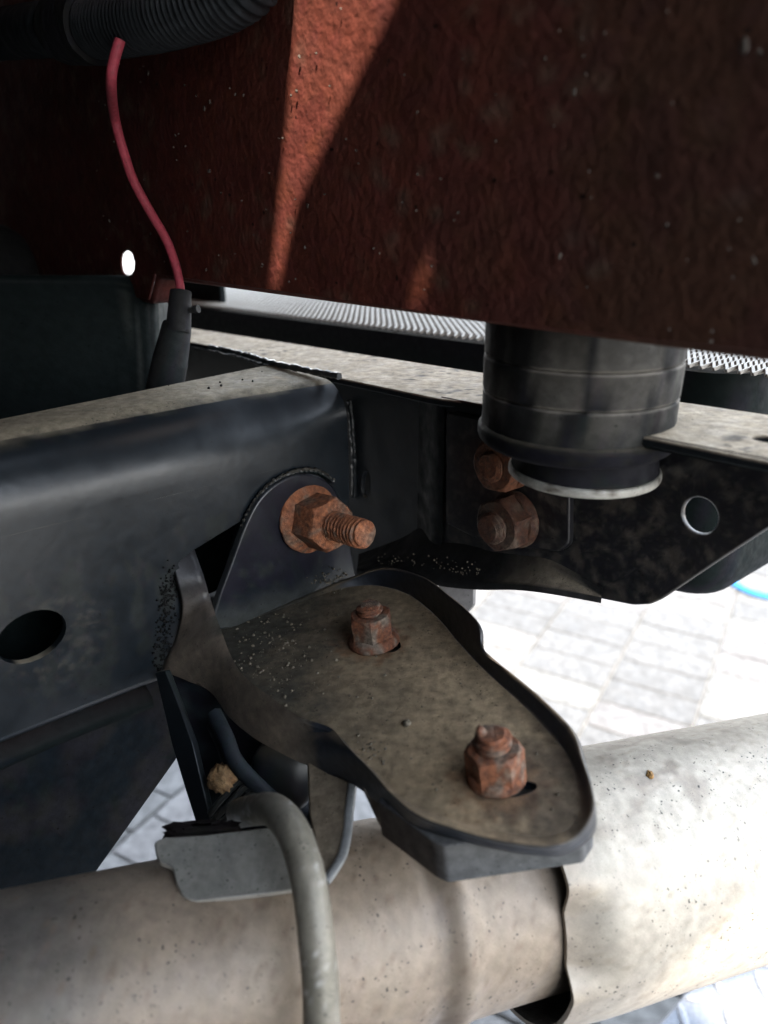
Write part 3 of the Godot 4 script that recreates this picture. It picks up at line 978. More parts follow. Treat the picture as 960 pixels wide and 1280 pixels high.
# ---------------------------------------------------------------- body mount
func build_mount() -> void:
	var axis := Vector3(0.2313, 0.0, -0.1647)
	var m := thing("body_mount", "round black rubber body mount of three rings under the red panel", "body mount", axis + Vector3.UP * 0.955)
	var bands := [[0.9735, 0.9863], [0.9863, 0.9985], [0.9985, 1.030]]
	for i in 3:
		var lo: float = bands[i][0]
		var hi: float = bands[i][1]
		var r: float = [0.0332, 0.0334, 0.0334][i]
		var prof := soften([Vector2(lo, 0.004), Vector2(lo + 0.0001, r - 0.0006), Vector2(lo + 0.0007, r), Vector2(hi - 0.0007, r + 0.0001), Vector2(hi - 0.0001, r - 0.0006), Vector2(hi, 0.004)], 0.0012)
		var g := Geo.new()
		lathe(g, axis, Vector3.UP, prof, 72, 0.00035)
		obj("rubber_ring", g, M.rubber, func(p: Vector3, _n: Vector3) -> Color:
			var near := minf(absf(p.y - 0.9863), absf(p.y - 0.9985))
			var d := 0.7 * smoothstep(0.0016, 0.0003, near) * smoothstep(0.30, 0.6, fbm(p, 60.0))
			d = maxf(d, 0.12 * smoothstep(0.45, 0.8, fbm(p, 55.0)) * smoothstep(1.0, 0.975, p.y))
			return Color(0.008, 0.009, 0.0105).lerp(Color(0.27, 0.245, 0.21), d)
			, m)
	var skirt := Geo.new()
	lathe(skirt, axis, Vector3.UP, soften([Vector2(0.9745, 0.030), Vector2(0.9748, 0.0338), Vector2(0.9725, 0.0348), Vector2(0.9690, 0.0342), Vector2(0.9668, 0.031), Vector2(0.9655, 0.004)], 0.002), 72, 0.0002)
	obj("skirt", skirt, M.rubber, black(0.8, 0.1, Color(0.007, 0.007, 0.008), Color(0.09, 0.08, 0.06)), m)
	var low := axis + RIGHT * 0.0042
	var cup := Geo.new()
	lathe(cup, low, Vector3.UP, soften([Vector2(0.9665, 0.008), Vector2(0.9665, 0.0245), Vector2(0.960, 0.0258), Vector2(0.9585, 0.0262), Vector2(0.9580, 0.008)], 0.0012), 64)
	obj("lower_cushion", cup, M.rubber, black(0.2, 0.3, Color(0.014, 0.015, 0.017)), m)
	var washer := Geo.new()
	lathe(washer, low, Vector3.UP, soften([Vector2(0.9584, 0.006), Vector2(0.9586, 0.0264), Vector2(0.9578, 0.0270), Vector2(0.9560, 0.0270), Vector2(0.9552, 0.0264), Vector2(0.9552, 0.006)], 0.0006), 64)
	obj("washer", washer, M.galvanised, func(p: Vector3, _n: Vector3) -> Color: return Color(0.38, 0.37, 0.33).lerp(Color(0.12, 0.10, 0.08), smoothstep(0.6, 0.8, fbm(p, 150.0))), m)

# ---------------------------------------------------------------- exhaust bracket
func build_bracket() -> void:
	var b := thing("exhaust_bracket", "black pressed steel exhaust bracket, dusty top with turned-down rim, bolted to the rail", "bracket", Vector3(0.17, 0.87, -0.2))
	var up := (Vector3.UP * cos(deg_to_rad(6)) - RIGHT * sin(deg_to_rad(6))).normalized()
	bracket = frame(onz(400, 735, -0.276), up, RIGHT)
	# [flat edge x y | crest x y, height | lower edge x y, height] round the bracket
	var spec := [
		[262, 776, 239, 676, .0415, 207, 678, .0448], [264, 784, 254, 718, .031, 219, 726, .031], [268, 790, 262, 745, .021, 226, 760, .018],
		[273, 800, 270, 770, .0165, 218, 800, .005], [283, 822, 279, 795, .0125, 204, 835, -.0058], [292, 840, 288, 818, .0095, 232, 850, -.009],
		[306, 858, 302, 842, .0065, 262, 864, -.0105], [338, 878, 335, 869, .004, 286, 896, -.014], [379, 903, 373, 895, .003, 316, 921, -.016],
		[418, 918, 412, 909, .001, 352, 942, -.016], [442, 938, 431, 930, .001, 395, 962, -.016], [470, 966, 461, 961, .001, 440, 980, -.014],
		[503, 998, 494, 998, .001, 484, 1012, -.010], [540, 1016, 530, 1024, .001, 524, 1035, -.006], [600, 1034, 592, 1044, .001, 591, 1055, -.006],
		[650, 1044, 646, 1056, .001, 646, 1067, -.006], [690, 1044, 694, 1059, .001, 699, 1070, -.006], [714, 1032, 724, 1045, .001, 729, 1057, -.006],
		[725, 1008, 742, 1014, .003, 745, 1036, -.006], [722, 980, 739, 984, .003, 743, 998, 0.0], [710, 945, 727, 949, .004, 733, 955, .0025],
		[690, 920, 714, 914, .005, 720, 917, .0025], [652, 880, 678, 876, .0055, 684, 879, .0030], [606, 838, 632, 838, .006, 638, 841, .0035],
		[572, 802, 602, 813, .008, 607, 815, .008], [556, 782, 597, 779, .016, 601, 783, .013], [536, 762, 562, 746, .016, 566, 749, .013],
		[508, 742, 528, 722, .014, 531, 724, .012], [470, 732, 482, 710, .009, 484, 710, .008], [432, 735, 436, 724, .003, 437, 722, .002],
		[382, 750, 382, 746, .0, 382, 744, -.001], [322, 771, 322, 768, .0, 322, 766, -.001], [278, 786, 277, 783, .0, 276, 781, -.001]]
	var a := []
	var c := []
	var e := []
	for s in spec:
		a.append(on(Vector2(s[0], s[1]), bracket.origin, up))
		c.append(on(Vector2(s[2], s[3]), bracket.origin + up * s[4], up))
		e.append(on(Vector2(s[5], s[6]), bracket.origin + up * s[7], up))
	var pa := smooth_path(a, 6)
	var pc := smooth_path(c, 6)
	var pe := smooth_path(e, 6)
	var rows := []
	for k in 11:
		var row := PackedVector3Array()
		for i in pa.size():
			var A := pa[i]
			var B := pc[i]
			var C := pe[i]
			var p: Vector3
			var hb := (B - A).dot(up)
			var hc := (C - B).dot(up)
			if k <= 4:
				var t := k / 4.0
				p = A + (B - A - up * hb) * t + up * hb * (1.0 - cos(t * PI)) * 0.5
			elif k <= 9:
				var t := (k - 4) / 5.0
				p = B + (C - B - up * hc) * lerpf(t, sin(t * PI * 0.5), 0.45) + up * hc * lerpf(t, 1.0 - cos(t * PI * 0.5), 0.45)
			else:
				var inw := (A - C - up * (A - C).dot(up)).normalized()
				p = C + inw * 0.003 + up * 0.001
			if k > 0:
				p += up * 0.0003 * noise.get_noise_3dv(p * 70.0)
			row.append(p)
		rows.append(row)
	var rim := Geo.new()
	rim.grid(rows, false, false, up)
	var inv := bracket.affine_inverse()
	var outline := PackedVector2Array()
	for p in pa:
		var q := inv * p
		outline.append(Vector2(q.x, q.y))
	var g := Geo.new()
	var far_slot := flat_points(bracket, [472, 797, 492, 797, 501, 803, 501, 811, 490, 816, 466, 814, 458, 806])
	var nc := inv * on(Vector2(640, 986), bracket.origin, up)
	var near_slot := oval(Vector2(nc.x, nc.y), 0.0076, 0.0036, 0.1, 30)
	plate(g, bracket, outline, 0.003, 0.00001, [rounded(far_slot, 0.003, 3), near_slot], 0.0018)
	var tip := inv * on(Vector2(715, 1000), bracket.origin, up)
	var nuts := [inv * on(Vector2(468, 803), bracket.origin, up), inv * on(Vector2(625, 978), bracket.origin, up)]
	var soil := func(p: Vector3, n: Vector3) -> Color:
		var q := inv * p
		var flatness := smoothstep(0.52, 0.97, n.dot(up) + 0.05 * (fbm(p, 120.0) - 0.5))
		var s := smoothstep(-0.03, 0.075, q.x + 0.03 * (fbm(p, 40.0) - 0.5))     # dark grit at the rail; side light on the tip painted as paler dust
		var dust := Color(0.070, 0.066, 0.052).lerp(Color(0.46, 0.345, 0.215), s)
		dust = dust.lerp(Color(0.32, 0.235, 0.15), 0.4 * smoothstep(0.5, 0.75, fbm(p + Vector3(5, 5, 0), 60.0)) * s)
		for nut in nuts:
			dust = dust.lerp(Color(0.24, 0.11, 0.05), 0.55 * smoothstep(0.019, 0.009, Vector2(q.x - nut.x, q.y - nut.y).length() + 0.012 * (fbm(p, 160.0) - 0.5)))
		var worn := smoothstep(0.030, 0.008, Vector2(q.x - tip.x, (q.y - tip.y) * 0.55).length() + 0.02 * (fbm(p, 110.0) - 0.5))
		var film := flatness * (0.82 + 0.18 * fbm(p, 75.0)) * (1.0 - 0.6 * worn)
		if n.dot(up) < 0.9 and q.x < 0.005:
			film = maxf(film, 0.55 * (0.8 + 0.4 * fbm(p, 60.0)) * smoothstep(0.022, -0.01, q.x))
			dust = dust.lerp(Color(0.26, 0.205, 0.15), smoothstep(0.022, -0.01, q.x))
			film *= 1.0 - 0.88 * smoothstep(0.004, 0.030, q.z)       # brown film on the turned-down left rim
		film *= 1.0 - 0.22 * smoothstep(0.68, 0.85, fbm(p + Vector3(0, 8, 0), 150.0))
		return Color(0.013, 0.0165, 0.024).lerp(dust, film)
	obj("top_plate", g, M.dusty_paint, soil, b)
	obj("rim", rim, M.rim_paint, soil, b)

	# upright tab against the rail
	var tf := frame(Vector3(0.19, 0.9, -0.2762), Vector3.BACK, Vector3.RIGHT)
	var tg := Geo.new()
	plate(tg, tf, rounded(flat_points(tf, [262, 790, 274, 745, 291, 700, 306, 658, 322, 626, 344, 604, 370, 592, 396, 592, 417, 606, 430, 632, 441, 690, 448, 740, 400, 770]), 0.006, 4), 0.0046, 0.0012, [], 0.005)
	var tab := obj("mounting_tab", tg, M.black_paint, func(p: Vector3, n: Vector3) -> Color:
		var low := smoothstep(0.888, 0.876, p.y + 0.006 * (fbm(p, 90.0) - 0.5))
		var d := maxf(0.5 * low, 0.14 * smoothstep(0.55, 0.8, fbm(p, 120.0)))
		return Color(0.012, 0.015, 0.021).lerp(Color(0.10, 0.105, 0.095), d if n.z > 0.5 else d + 0.15)
		, b)
	var bead := Geo.new()
	var pts := []
	for q in [[303, 660], [313, 638], [330, 614], [351, 598], [375, 589], [398, 590], [417, 602]]:
		pts.append(onz(q[0], q[1], -0.279))
	tube(bead, smooth_path(pts, 12), func(t: float, an: float) -> float: return 0.0013 + 0.0003 * sin(t * 2600.0) + 0.0007 * noise.get_noise_2d(t * 900.0, an * 2.0), 10)
	obj("weld_bead", bead, M.black_paint, black(0.3, 0.1), tab)

	# thick block under the tip
	var lf := bracket
	lf.origin = bracket.origin - up * 0.0065
	var block := Geo.new()
	plate(block, lf, rounded(flat_points(lf, [470, 1000, 542, 1052, 556, 1058, 728, 1033, 742, 1012, 700, 940, 560, 930]), 0.0012, 3), 0.0145, 0.0008, [], 0.006)
	var slot_backing := Geo.new()  # added plate that keeps the lit floor out of the far slot
	plate(slot_backing, lf, flat_points(lf, [300, 800, 400, 760, 500, 745, 560, 800, 560, 850, 480, 860, 380, 860]), 0.003, 0.0008)
	obj("added_backing", slot_backing, M.black_paint, black(0.1), b)
	obj("under_block", block, M.dusty_paint, func(p: Vector3, n: Vector3) -> Color:
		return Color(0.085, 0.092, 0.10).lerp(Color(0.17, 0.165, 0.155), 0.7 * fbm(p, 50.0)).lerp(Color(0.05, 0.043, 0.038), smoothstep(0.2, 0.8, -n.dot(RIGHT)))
		, b)

	# the hanger structure below: dark side plate, strap, tan plate with a turned edge
	var sf := frame(at(235, 930, 0.318), -FWD * 0.7 - RIGHT * 0.6, RIGHT)
	var side := Geo.new()
	plate(side, sf, rounded(flat_points(sf, [193, 840, 206, 838, 222, 880, 240, 930, 265, 1036, 248, 1040, 232, 990, 214, 930]), 0.001, 2), 0.003, 0.0006)
	obj("side_plate", side, M.black_paint, black(0.4, 0.1, Color(0.012, 0.016, 0.019), Color(0.06, 0.07, 0.07)), b)
	var wf := frame(at(300, 940, 0.332), -FWD - RIGHT * 0.25, RIGHT)
	var wall := Geo.new()
	plate(wall, wf, rounded(flat_points(wf, [196, 836, 264, 850, 330, 880, 400, 940, 400, 1040, 330, 1040, 258, 1046, 236, 960]), 0.002, 2), 0.003, 0.0006, [], 0.005)
	obj("inner_wall", wall, M.dark_sheet, func(p: Vector3, _n: Vector3) -> Color: return Color(0.008, 0.011, 0.015).lerp(Color(0.04, 0.05, 0.05), 0.6 * smoothstep(0.5, 0.8, fbm(p, 60.0))), b)
	var strap := Geo.new()
	var sp := smooth_path([at(268, 900, 0.322), at(281, 926, 0.315), at(290, 950, 0.312), at(308, 972, 0.312), at(340, 1000, 0.316), at(376, 1012, 0.322)], 8)
	tube(strap, sp, func(_t: float, an: float) -> float: return 0.0046 - 0.0024 * cos(an * 2.0), 16)
	obj("strap", strap, M.dark_sheet, black(0.3, 0.2, Color(0.012, 0.016, 0.022), Color(0.07, 0.085, 0.095)), b)
	var bulge := Geo.new()
	lump(bulge, at(352, 972, 0.318), Vector3(0.0125, 0.0150, 0.006), 0.05, 3.0, 2.6, Basis(RIGHT, UPV, -FWD), 28)
	obj("inner_cup", bulge, M.black_paint, black(0.2, 0.4), b)
	var rusty_end := Geo.new()
	lump(rusty_end, at(279, 973, 0.310), Vector3(0.0058, 0.0054, 0.005), 0.35, 11.0, 2.0, Basis(RIGHT, UPV, -FWD), 26)
	var ro := obj("bolt_end", rusty_end, M.rust, func(p: Vector3, _n: Vector3) -> Color: return Color(0.32, 0.15, 0.05).lerp(Color(0.55, 0.36, 0.18), fbm(p, 190.0)), b)
	ro.set_meta("label", "orange brown crusted bolt end")
	for q in [[[262, 1018], [276, 1000], [300, 976], [314, 968]], [[262, 1030], [280, 1012], [304, 986], [322, 976]], [[268, 1036], [290, 1016], [312, 994], [330, 986]]]:
		var rib := Geo.new()
		var rp := []
		for s in q:
			rp.append(at(s[0], s[1], 0.309))
		tube(rib, smooth_path(rp, 6), func(t: float, an: float) -> float: return 0.0012 + 0.0004 * noise.get_noise_2d(t * 500.0, an), 8)
		obj("rib", rib, M.black_paint, black(0.5, 0.1, Color(0.02, 0.024, 0.026), Color(0.12, 0.12, 0.10)), b)
	var h1 := at(412, 950, 0.284)
	var h2 := at(440, 962, 0.279)
	var h3 := at(410, 1100, 0.242)
	var pf := frame(h1, (h2 - h1).cross(h3 - h1), h2 - h1)
	if pf.basis.z.dot(FWD) > 0.0:
		pf = frame(h1, (h3 - h1).cross(h2 - h1), h2 - h1)
	var tan_plate := Geo.new()
	plate(tan_plate, pf, rounded(flat_points(pf, [383, 930, 450, 960, 441, 990, 437, 1035, 428, 1070, 408, 1102, 398, 1070, 386, 1015]), 0.002, 3), 0.0024, 0.0008, [], 0.005)
	var hang := obj("hanger_plate", tan_plate, M.dusty_paint, func(p: Vector3, _n: Vector3) -> Color: return Color(0.17, 0.135, 0.095).lerp(Color(0.25, 0.205, 0.15), fbm(p, 55.0)), b)
	var trim := Geo.new()
	var tp := smooth_path([at(441, 978, 0.2735), at(437, 1010, 0.2645), at(434, 1040, 0.257), at(428, 1068, 0.249), at(417, 1088, 0.244), at(407, 1102, 0.2405)], 8)
	tube(trim, tp, func(_t: float, an: float) -> float: return 0.0012 + 0.0004 * cos(an * 2.0), 10)
	obj("turned_edge", trim, M.galvanised, tone(Color(0.27, 0.28, 0.28)), hang)
	var nf := frame(at(470, 1010, 0.262), -FWD - RIGHT * 0.1, RIGHT)
	var gus := Geo.new()
	plate(gus, nf, rounded(flat_points(nf, [452, 985, 462, 988, 494, 1026, 496, 1036, 478, 1038, 472, 1028]), 0.0006, 2), 0.002, 0.0005)
	obj("gusset", gus, M.dusty_paint, tone(Color(0.16, 0.14, 0.12)), b)

	# loose grit on the plate and in its corners
	var pebbles := thing("grit", "loose pale grit and small stones lying on the dusty bracket top", "grit", bracket.origin)
	pebbles.set_meta("kind", "stuff")
	var gg := Geo.new()
	for i in 620:
		var q := Vector2.ZERO
		var kind := rng.randf()
		var big := 0.0005
		if kind < 0.42:
			q = Vector2(345, 815) + Vector2(rng.randfn(0, 34), rng.randfn(0, 30)); big = 0.0006
		elif kind < 0.62:
			q = Vector2(416, 728) + Vector2(rng.randfn(0, 11), rng.randfn(0, 8)); big = 0.0006
		elif kind < 0.72:
			q = Vector2(460, 940) + Vector2(rng.randfn(0, 16), rng.randfn(0, 12)); big = 0.0006
		else:
			q = Vector2(rng.randf_range(300, 700), rng.randf_range(740, 1030)); big = 0.00045
		var p := on(q, bracket.origin, up)
		var l := inv * p
		if not Geometry2D.is_point_in_polygon(Vector2(l.x, l.y), outline):
			if not (kind >= 0.42 and kind < 0.62):
				continue
			p = onz(q.x, q.y, -0.2758)
		var r := 0.85 * big * (0.35 + 1.3 * pow(rng.randf(), 3.0))
		lump(gg, p + up * r * 0.3, Vector3(r * rng.randf_range(0.8, 1.5), r * 0.8, r), 0.6, i, 2.0, Basis(Vector3.UP, rng.randf() * TAU), 6)
	var stone := on(Vector2(509, 906), bracket.origin, up)
	lump(gg, stone + up * 0.0007, Vector3(0.0015, 0.0012, 0.0013), 0.5, 5, 2.0, Basis.IDENTITY, 14)
	for i in 130:
		var q := Vector2(rng.randf_range(470, 600), 0)
		q.y = lerpf(704, 716, (q.x - 470) / 130.0) + rng.randfn(0, 7)
		var p := onx(q.x, q.y, 0.2425)
		lump(gg, p, Vector3.ONE * 0.00028 * rng.randf_range(0.4, 1.6), 0.6, i, 2.0, Basis.IDENTITY, 6)
	var go := obj("stones", gg, M.grit, func(p: Vector3, _n: Vector3) -> Color: return Color(0.07, 0.06, 0.045).lerp(Color(0.30, 0.25, 0.175), fbm(p, 700.0)), pebbles)
	go.set_meta("kind", "stuff")

# ---------------------------------------------------------------- nuts and studs
func fastener(called: String, label: String, p: Vector3, d: Vector3, flange: float, af: float, h: float, stud: float, out: float, turn: float, paint: Callable, group: String, broken := false) -> void:
	var t := thing(called, label, "nut", p, group)
	d = d.normalized()
	if flange > 0.0:
		var f := Geo.new()
		lathe(f, p, d, soften([Vector2(0, 0.002), Vector2(0, flange), Vector2(0.0018, flange), Vector2(0.0042, af * 1.1), Vector2(0.0046, 0.003)], 0.0008), 48, 0.0003)
		obj("flange", f, M.rust, paint, t)
	var n := Geo.new()
	hex(n, p + d * 0.0016, d, h - 0.0016, af, stud * 0.98, turn, 0.0003)
	obj("hex_nut", n, M.rust, paint, t)
	var s := Geo.new()
	thread(s, p + d * (h - 0.003), d, out + 0.003, stud, 0.0022, 0.0004)
	if broken:
		lump(s, p + d * (h + out) - RIGHT * stud * 0.6, Vector3(0.0014, 0.0024, 0.002), 0.5, 2.0, 2.0, Basis(RIGHT, d, RIGHT.cross(d)), 12)
	obj("stud", s, M.rust, paint, t)
func build_fasteners() -> void:
	var up := bracket.basis.z
	fastener("stud_nut", "bright orange rusted flange nut with long threaded stud pointing out of the bracket tab", onz(385, 648, -0.2760), Vector3(0, 0.13, 1), 0.0156, 0.0108, 0.0185, 0.0064, 0.0225, 12.0, rusty(1.0, 0.6, 0.0, 1.45), "rusty nuts on studs")
	fastener("stud_nut", "small brown rusted nut on the bracket top, nearer the rail, with short rounded stud", on(Vector2(468, 803), bracket.origin, up), up - RIGHT * 0.02, 0.0105, 0.0078, 0.0135, 0.0053, 0.0042, 20.0, rusty(0.45, 0.8, 3.0, 0.85), "rusty nuts on studs")
	fastener("stud_nut", "rusted nut with broken stud beside an open slot near the bracket tip", on(Vector2(621, 974), bracket.origin, up), up - RIGHT * 0.03, 0.0090, 0.0078, 0.0118, 0.0056, 0.0055, 44.0, rusty(0.75, 0.7, 6.0), "rusty nuts on studs", true)
	fastener("frame_nut", "dark brown rusted hex nut with stud end, below the body mount", onx(645, 648, 0.2492), Vector3(-1, -0.02, 0), 0.0128, 0.0105, 0.0128, 0.0068, 0.005, 25.0, rusty(0.25, 0.3, 9.0, 0.36), "rusty nuts on the cross-member")
	fastener("frame_nut", "reddish rusted nut half hidden behind the body mount washer", onx(638, 576, 0.2492), Vector3(-1, 0, 0), 0.0120, 0.0103, 0.0112, 0.0066, 0.0025, 5.0, rusty(0.6, 0.2, 12.0, 0.75), "rusty nuts on the cross-member")

# ---------------------------------------------------------------- exhaust
var pipe_p := Vector3(0.1421, 0.8103, -0.1565)
var pipe_d := Vector3(0.9397, -0.1051, 0.3254).normalized()
func pipe_rows(t0: float, t1: float, steps: int, sides: int, radius: Callable) -> Array:
	var a := pipe_d.cross(Vector3.UP).normalized()
	var b := a.cross(pipe_d).normalized()
	var rows := []
	for j in steps + 1:
		var t := lerpf(t0, t1, float(j) / steps)
		var row := PackedVector3Array()
		for k in sides:
			var an := TAU * k / sides
			row.append(pipe_p + pipe_d * t + (a * cos(an) + b * sin(an)) * radius.call(t, an))
		rows.append(row)
	return rows
func build_exhaust() -> void:
	var e := thing("exhaust_pipe", "tan grey exhaust pipe with dark pits and a swaged ring, along the bottom", "exhaust pipe", pipe_p)
	var g := Geo.new()
	g.grid(pipe_rows(-0.26, 0.075, 200, 96, func(t: float, an: float) -> float:
		var r := 0.0353
		r += 0.0018 * exp(-pow((t - 0.0095) / 0.0042, 2.0))
		r -= 0.0012 * exp(-pow((t - 0.001) / 0.004, 2.0))
		return r + 0.0003 * noise.get_noise_3dv(Vector3(t * 30.0, sin(an), cos(an)))), true)
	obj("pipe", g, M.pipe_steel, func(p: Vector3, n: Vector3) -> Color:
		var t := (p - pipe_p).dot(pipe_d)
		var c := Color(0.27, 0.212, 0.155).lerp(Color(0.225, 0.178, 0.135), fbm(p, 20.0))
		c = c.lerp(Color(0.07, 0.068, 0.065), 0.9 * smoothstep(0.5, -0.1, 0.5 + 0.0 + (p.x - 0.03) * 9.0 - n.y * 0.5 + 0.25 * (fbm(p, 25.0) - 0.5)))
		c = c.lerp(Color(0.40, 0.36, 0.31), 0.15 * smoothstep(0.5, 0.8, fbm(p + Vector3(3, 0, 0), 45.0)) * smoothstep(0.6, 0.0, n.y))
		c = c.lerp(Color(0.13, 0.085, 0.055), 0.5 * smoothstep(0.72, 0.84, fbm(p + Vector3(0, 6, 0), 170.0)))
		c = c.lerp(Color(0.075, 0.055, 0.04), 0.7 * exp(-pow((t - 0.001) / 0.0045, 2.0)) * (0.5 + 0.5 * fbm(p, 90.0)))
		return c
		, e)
	# the wider tail section slides over it; its rim is crimped in places and leaves dark gaps in others
	var s := thing("tail_sleeve", "wide pale steel tail section of the exhaust with crimped open rim, right side", "exhaust pipe", pipe_p + pipe_d * 0.1)
	var a := pipe_d.cross(Vector3.UP).normalized()
	var b := a.cross(pipe_d).normalized()
	var view := EYE - (pipe_p + pipe_d * 0.045)
	var to_eye := atan2(view.dot(b), view.dot(a))
	var rim := func(t: float, an: float) -> float:
		var d := wrapf(an - to_eye, -PI, PI)
		var crimp := smoothstep(0.46, 0.20, absf(d + 0.50)) 
		var out := lerpf(0.0447, 0.0372, crimp)
		var f := smoothstep(0.040, 0.066, t)
		return lerpf(out, 0.0469, f) + 0.00025 * noise.get_noise_3dv(Vector3(t * 25.0, sin(an) * 1.5, cos(an) * 1.5))
	var w := Geo.new()
	var rows := pipe_rows(0.044, 0.60, 180, 200, rim)
	var lip := pipe_rows(0.044, 0.075, 6, 200, func(t: float, an: float) -> float: return rim.call(t, an) - 0.0016)
	w.grid(rows, true)
	var edge := [lip[0], rows[0]]
	w.grid(edge, true, false, -pipe_d)
	var tail := obj("sleeve", w, M.pale_steel, func(p: Vector3, n: Vector3) -> Color:
		var t := (p - pipe_p).dot(pipe_d)
		var c := Color(0.45, 0.405, 0.335).lerp(Color(0.40, 0.355, 0.29), smoothstep(0.3, 0.8, fbm(p, 16.0)))
		c = c.lerp(Color(0.16, 0.12, 0.09), 0.5 * smoothstep(0.55, 0.75, fbm(Vector3(p.x * 0.6, p.y, p.z), 60.0)) * smoothstep(0.75, 0.97, n.y))
		c = c.lerp(Color(0.27, 0.22, 0.17), 0.6 * smoothstep(0.058, 0.045, t))
		c = c.lerp(Color(0.24, 0.19, 0.13), 0.35 * smoothstep(0.74, 0.80, fbm(p + Vector3(0, 3, 0), 200.0)))
		return c
		, s)
	var inside := Geo.new()
	inside.grid(lip, true)
	obj("inner_skin", inside, M.rust, tone(Color(0.02, 0.018, 0.016)), tail)
	var flake := Geo.new()
	lump(flake, hit_pipe(812, 968, 0.0469), Vector3(0.0022, 0.0010, 0.0014), 0.6, 4.0, 2.0, Basis(Vector3.UP, 0.6), 12)
	var fo := obj("rust_flake", flake, M.rust, tone(Color(0.36, 0.19, 0.05)), tail)
	fo.set_meta("label", "orange rust flake")

	# folded steel tab lying on the pipe, and the bent hanger rod over it
	var tab := thing("pipe_tab", "grey folded steel tab lying on the exhaust pipe left of the hanger rod", "steel tab", at(280, 1085, 0.25))
	var mid := hit_pipe(290, 1085, 0.0385)
	var nn := (mid - pipe_p - pipe_d * (mid - pipe_p).dot(pipe_d)).normalized()
	var tf := frame(mid, (nn + -FWD * 0.35).normalized(), pipe_d)
	var tg := Geo.new()
	plate(tg, tf, rounded(flat_points(tf, [192, 1052, 203, 1046, 255, 1043, 330, 1034, 372, 1036, 385, 1110, 335, 1117, 242, 1127, 228, 1121, 219, 1102, 216, 1084, 200, 1079, 195, 1068]), 0.0014, 3), 0.0022, 0.0006, [], 0.004)
	obj("plate", tg, M.galvanised, func(p: Vector3, n: Vector3) -> Color:
		var c := Color(0.17, 0.17, 0.155).lerp(Color(0.24, 0.235, 0.21), fbm(p, 70.0))
		return c.lerp(Color(0.38, 0.36, 0.32), smoothstep(0.85, 0.5, n.dot(tf.basis.z)))
		, tab)
	var rub := Geo.new()  # black strip on top of the tab
	lump(rub, at(252, 1040, 0.268), Vector3(0.0125, 0.0026, 0.004), 0.35, 9.0, 4.0, Basis(RIGHT, UPV, -FWD) * Basis(Vector3.BACK, 0.03), 24)
	obj("black_strip", rub, M.rubber, tone(Color(0.018, 0.015, 0.013)), tab)
	var rod := thing("hanger_rod", "bent round grey steel hanger rod dropping in front of the exhaust pipe", "rod", at(390, 1100, 0.24))
	var rg := Geo.new()
	var rp := smooth_path([at(300, 1016, 0.285), at(322, 1012, 0.268), at(343, 1013, 0.252), at(364, 1036, 0.240), at(379, 1074, 0.232), at(389, 1120, 0.226), at(396, 1180, 0.222), at(401, 1240, 0.220), at(403, 1330, 0.219), at(404, 1420, 0.219)], 10)
	tube(rg, rp, func(t: float, an: float) -> float: return 0.0051 + 0.00016 * noise.get_noise_2d(t * 300.0, an * 3.0), 24)
	obj("rod", rg, M.galvanised, func(p: Vector3, n: Vector3) -> Color:
		var c := Color(0.18, 0.165, 0.13).lerp(Color(0.25, 0.23, 0.185), fbm(p, 60.0))
		return c.lerp(Color(0.55, 0.54, 0.50), 0.7 * smoothstep(0.66, 0.76, fbm(p + Vector3(1, 1, 0), 260.0)) * smoothstep(0.5, 0.62, fbm(p, 40.0)))
		, rod)
func hit_pipe(x: float, y: float, r: float) -> Vector3:
	var d := ray(x, y).normalized()
	var o := EYE - pipe_p
	var dp := d - pipe_d * d.dot(pipe_d)
	var op := o - pipe_d * o.dot(pipe_d)
	var A := dp.dot(dp)
	var B := 2.0 * dp.dot(op)
	var C := op.dot(op) - r * r
	return EYE + d * ((-B - sqrt(maxf(B * B - 4.0 * A * C, 0.0))) / (2.0 * A))

# ---------------------------------------------------------------- dark plastic parts behind the rail
func build_clutter() -> void:
	var g := Geo.new()
	lump(g, at(20, 469, 0.47), Vector3(0.0885, 0.0475, 0.045), 0.006, 1.0, 16.0, Basis(RIGHT, UPV, -FWD) * Basis(Vector3.BACK, 0.03) * Basis(Vector3.UP, 0.12), 64)
	tag(obj("plastic_box", g, M.plastic, func(p: Vector3, _n: Vector3) -> Color: return Color(0.010, 0.013, 0.013).lerp(Color(0.06, 0.065, 0.06), 0.7 * smoothstep(0.66, 0.8, fbm(p, 160.0)))), "matt black plastic box with rounded end behind the frame rail", "box")
	var r := Geo.new()
	lump(r, at(-40, 400, 0.56), Vector3(0.066, 0.068, 0.06), 0.02, 5.0, 2.3, Basis(RIGHT, UPV, -FWD), 48)
	tag(obj("rubber_stop", r, M.rubber, tone(Color(0.018, 0.018, 0.017))), "round dark rubber stop half hidden behind the plastic box at the left edge", "rubber stop")

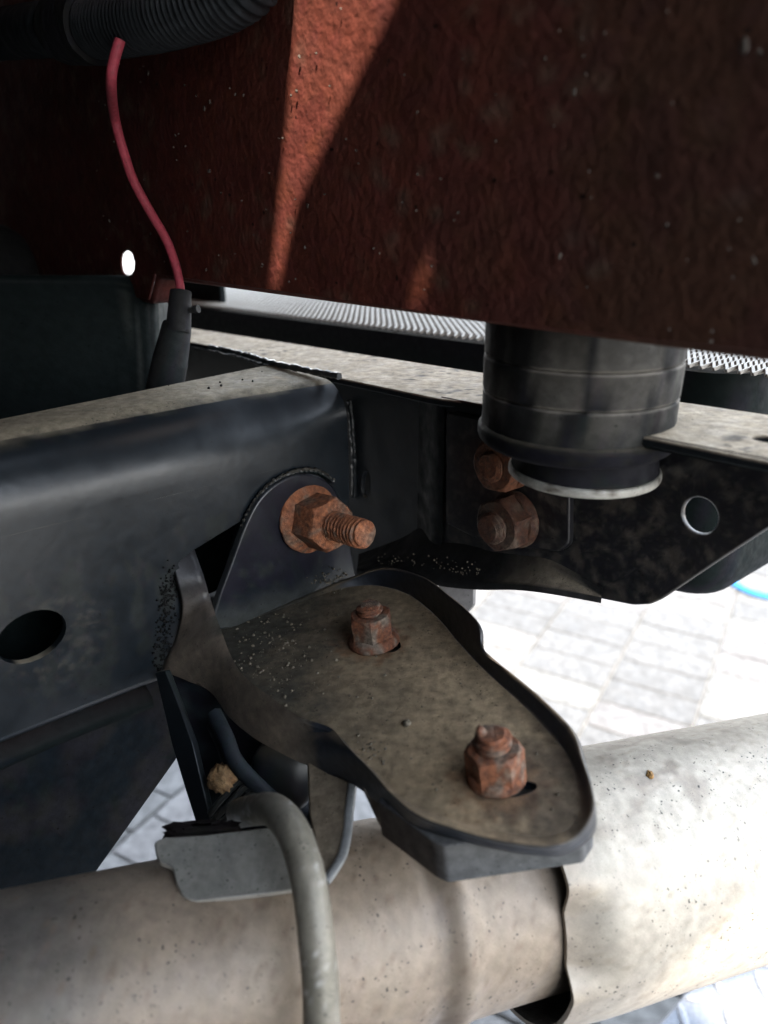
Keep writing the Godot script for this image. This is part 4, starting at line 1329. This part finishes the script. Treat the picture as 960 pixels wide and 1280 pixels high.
# ---------------------------------------------------------------- wiring
func build_wiring() -> void:
	var c := thing("wiring_conduit", "black corrugated wiring conduit with a taped joint crossing the top left", "conduit", at(140, 40, 0.36))
	var path := smooth_path([onx(-60, 56, 0.158), onx(0, 44, 0.158), onx(60, 37, 0.158), onx(110, 34, 0.159), onx(150, 30, 0.160), onx(220, 14, 0.165), onx(285, -10, 0.172), onx(318, -45, 0.176), onx(318, -110, 0.178), onx(300, -180, 0.178)], 60)
	var thin := PackedVector3Array()
	var wide := PackedVector3Array()
	for p in path:
		var s := (p - EYE).dot(RIGHT) / (p - EYE).dot(FWD) * LENS + 480.0
		if s < 92:
			thin.append(p)
		if s > 86:
			wide.append(p)
	var tg := Geo.new()
	tube(tg, thin, func(t: float, _a: float) -> float: return 0.0108 + 0.0007 * sin(t * TAU / 0.0024), 28)
	obj("corrugated_tube", tg, M.plastic, black(0.25, 0.2, Color(0.024, 0.029, 0.033), Color(0.14, 0.10, 0.10)), c)
	var wg := Geo.new()
	tube(wg, wide, func(t: float, _a: float) -> float: return 0.0113 + (0.0008 * sin(t * TAU / 0.0026) if t > 0.018 else 0.0), 32)
	obj("corrugated_tube", wg, M.plastic, black(0.35, -0.2, Color(0.024, 0.029, 0.033), Color(0.14, 0.10, 0.10)), c)
	var tape := Geo.new()
	var tp := PackedVector3Array()
	for p in path:
		var s := (p - EYE).dot(RIGHT) / (p - EYE).dot(FWD) * LENS + 480.0
		if s > 74 and s < 122:
			tp.append(p)
	tube(tape, tp, func(t: float, a: float) -> float: return 0.0114 + 0.0028 * smoothstep(0.001, 0.009, t) + 0.0004 * noise.get_noise_2d(t * 200.0, a * 2.0), 28)
	obj("tape_wrap", tape, M.rubber, tone(Color(0.013, 0.014, 0.016)), c)
	var w := thing("red_wire", "thin red wire dropping from the conduit into a black sleeve", "wire", at(190, 260, 0.39))
	var wp := smooth_path([onx(150, 50, 0.152), onx(142, 78, 0.149), onx(139, 105, 0.149), at(143, 145, 0.346), at(153, 185, 0.352), at(167, 226, 0.362), at(188, 265, 0.372), at(207, 298, 0.384), at(219, 330, 0.386), at(225, 358, 0.387), at(227, 385, 0.387)], 8)
	var rg := Geo.new()
	tube(rg, wp, func(_t: float, _a: float) -> float: return 0.0021, 14)
	obj("wire", rg, M.wire_skin, tone(Color(0.40, 0.05, 0.075)), w)
	var s1 := Geo.new()
	var a1 := at(226, 363, 0.387)
	var a2 := at(223, 412, 0.388)
	lathe(s1, a1, (a2 - a1), soften([Vector2(0.0005, 0.0015), Vector2(0, 0.0046), Vector2(0.0005, 0.0052), Vector2(0.0185, 0.0061), Vector2(0.020, 0.0058)], 0.0008), 28, 0.0003)
	var boot := obj("sleeve", s1, M.rubber, tone(Color(0.024, 0.024, 0.025)), w)
	var s2 := Geo.new()
	var b1 := at(222, 404, 0.390)
	var b2 := at(203, 500, 0.395)
	lathe(s2, b1, (b2 - b1), soften([Vector2(-0.0005, 0.004), Vector2(0, 0.0068), Vector2(0.004, 0.0072), Vector2(0.02, 0.0086), Vector2(0.045, 0.0092), Vector2(0.047, 0.004)], 0.001), 32, 0.0003)
	obj("sleeve", s2, M.rubber, tone(Color(0.020, 0.021, 0.022)), w)
	var knob := Geo.new()
	tube(knob, smooth_path([at(236, 388, 0.386), at(242, 387, 0.385), at(248, 386, 0.384)], 4), func(t: float, _a: float) -> float: return 0.0014 + 0.0006 * smoothstep(0.002, 0.004, t), 10)
	obj("stub", knob, M.rubber, tone(Color(0.03, 0.03, 0.03)), boot)
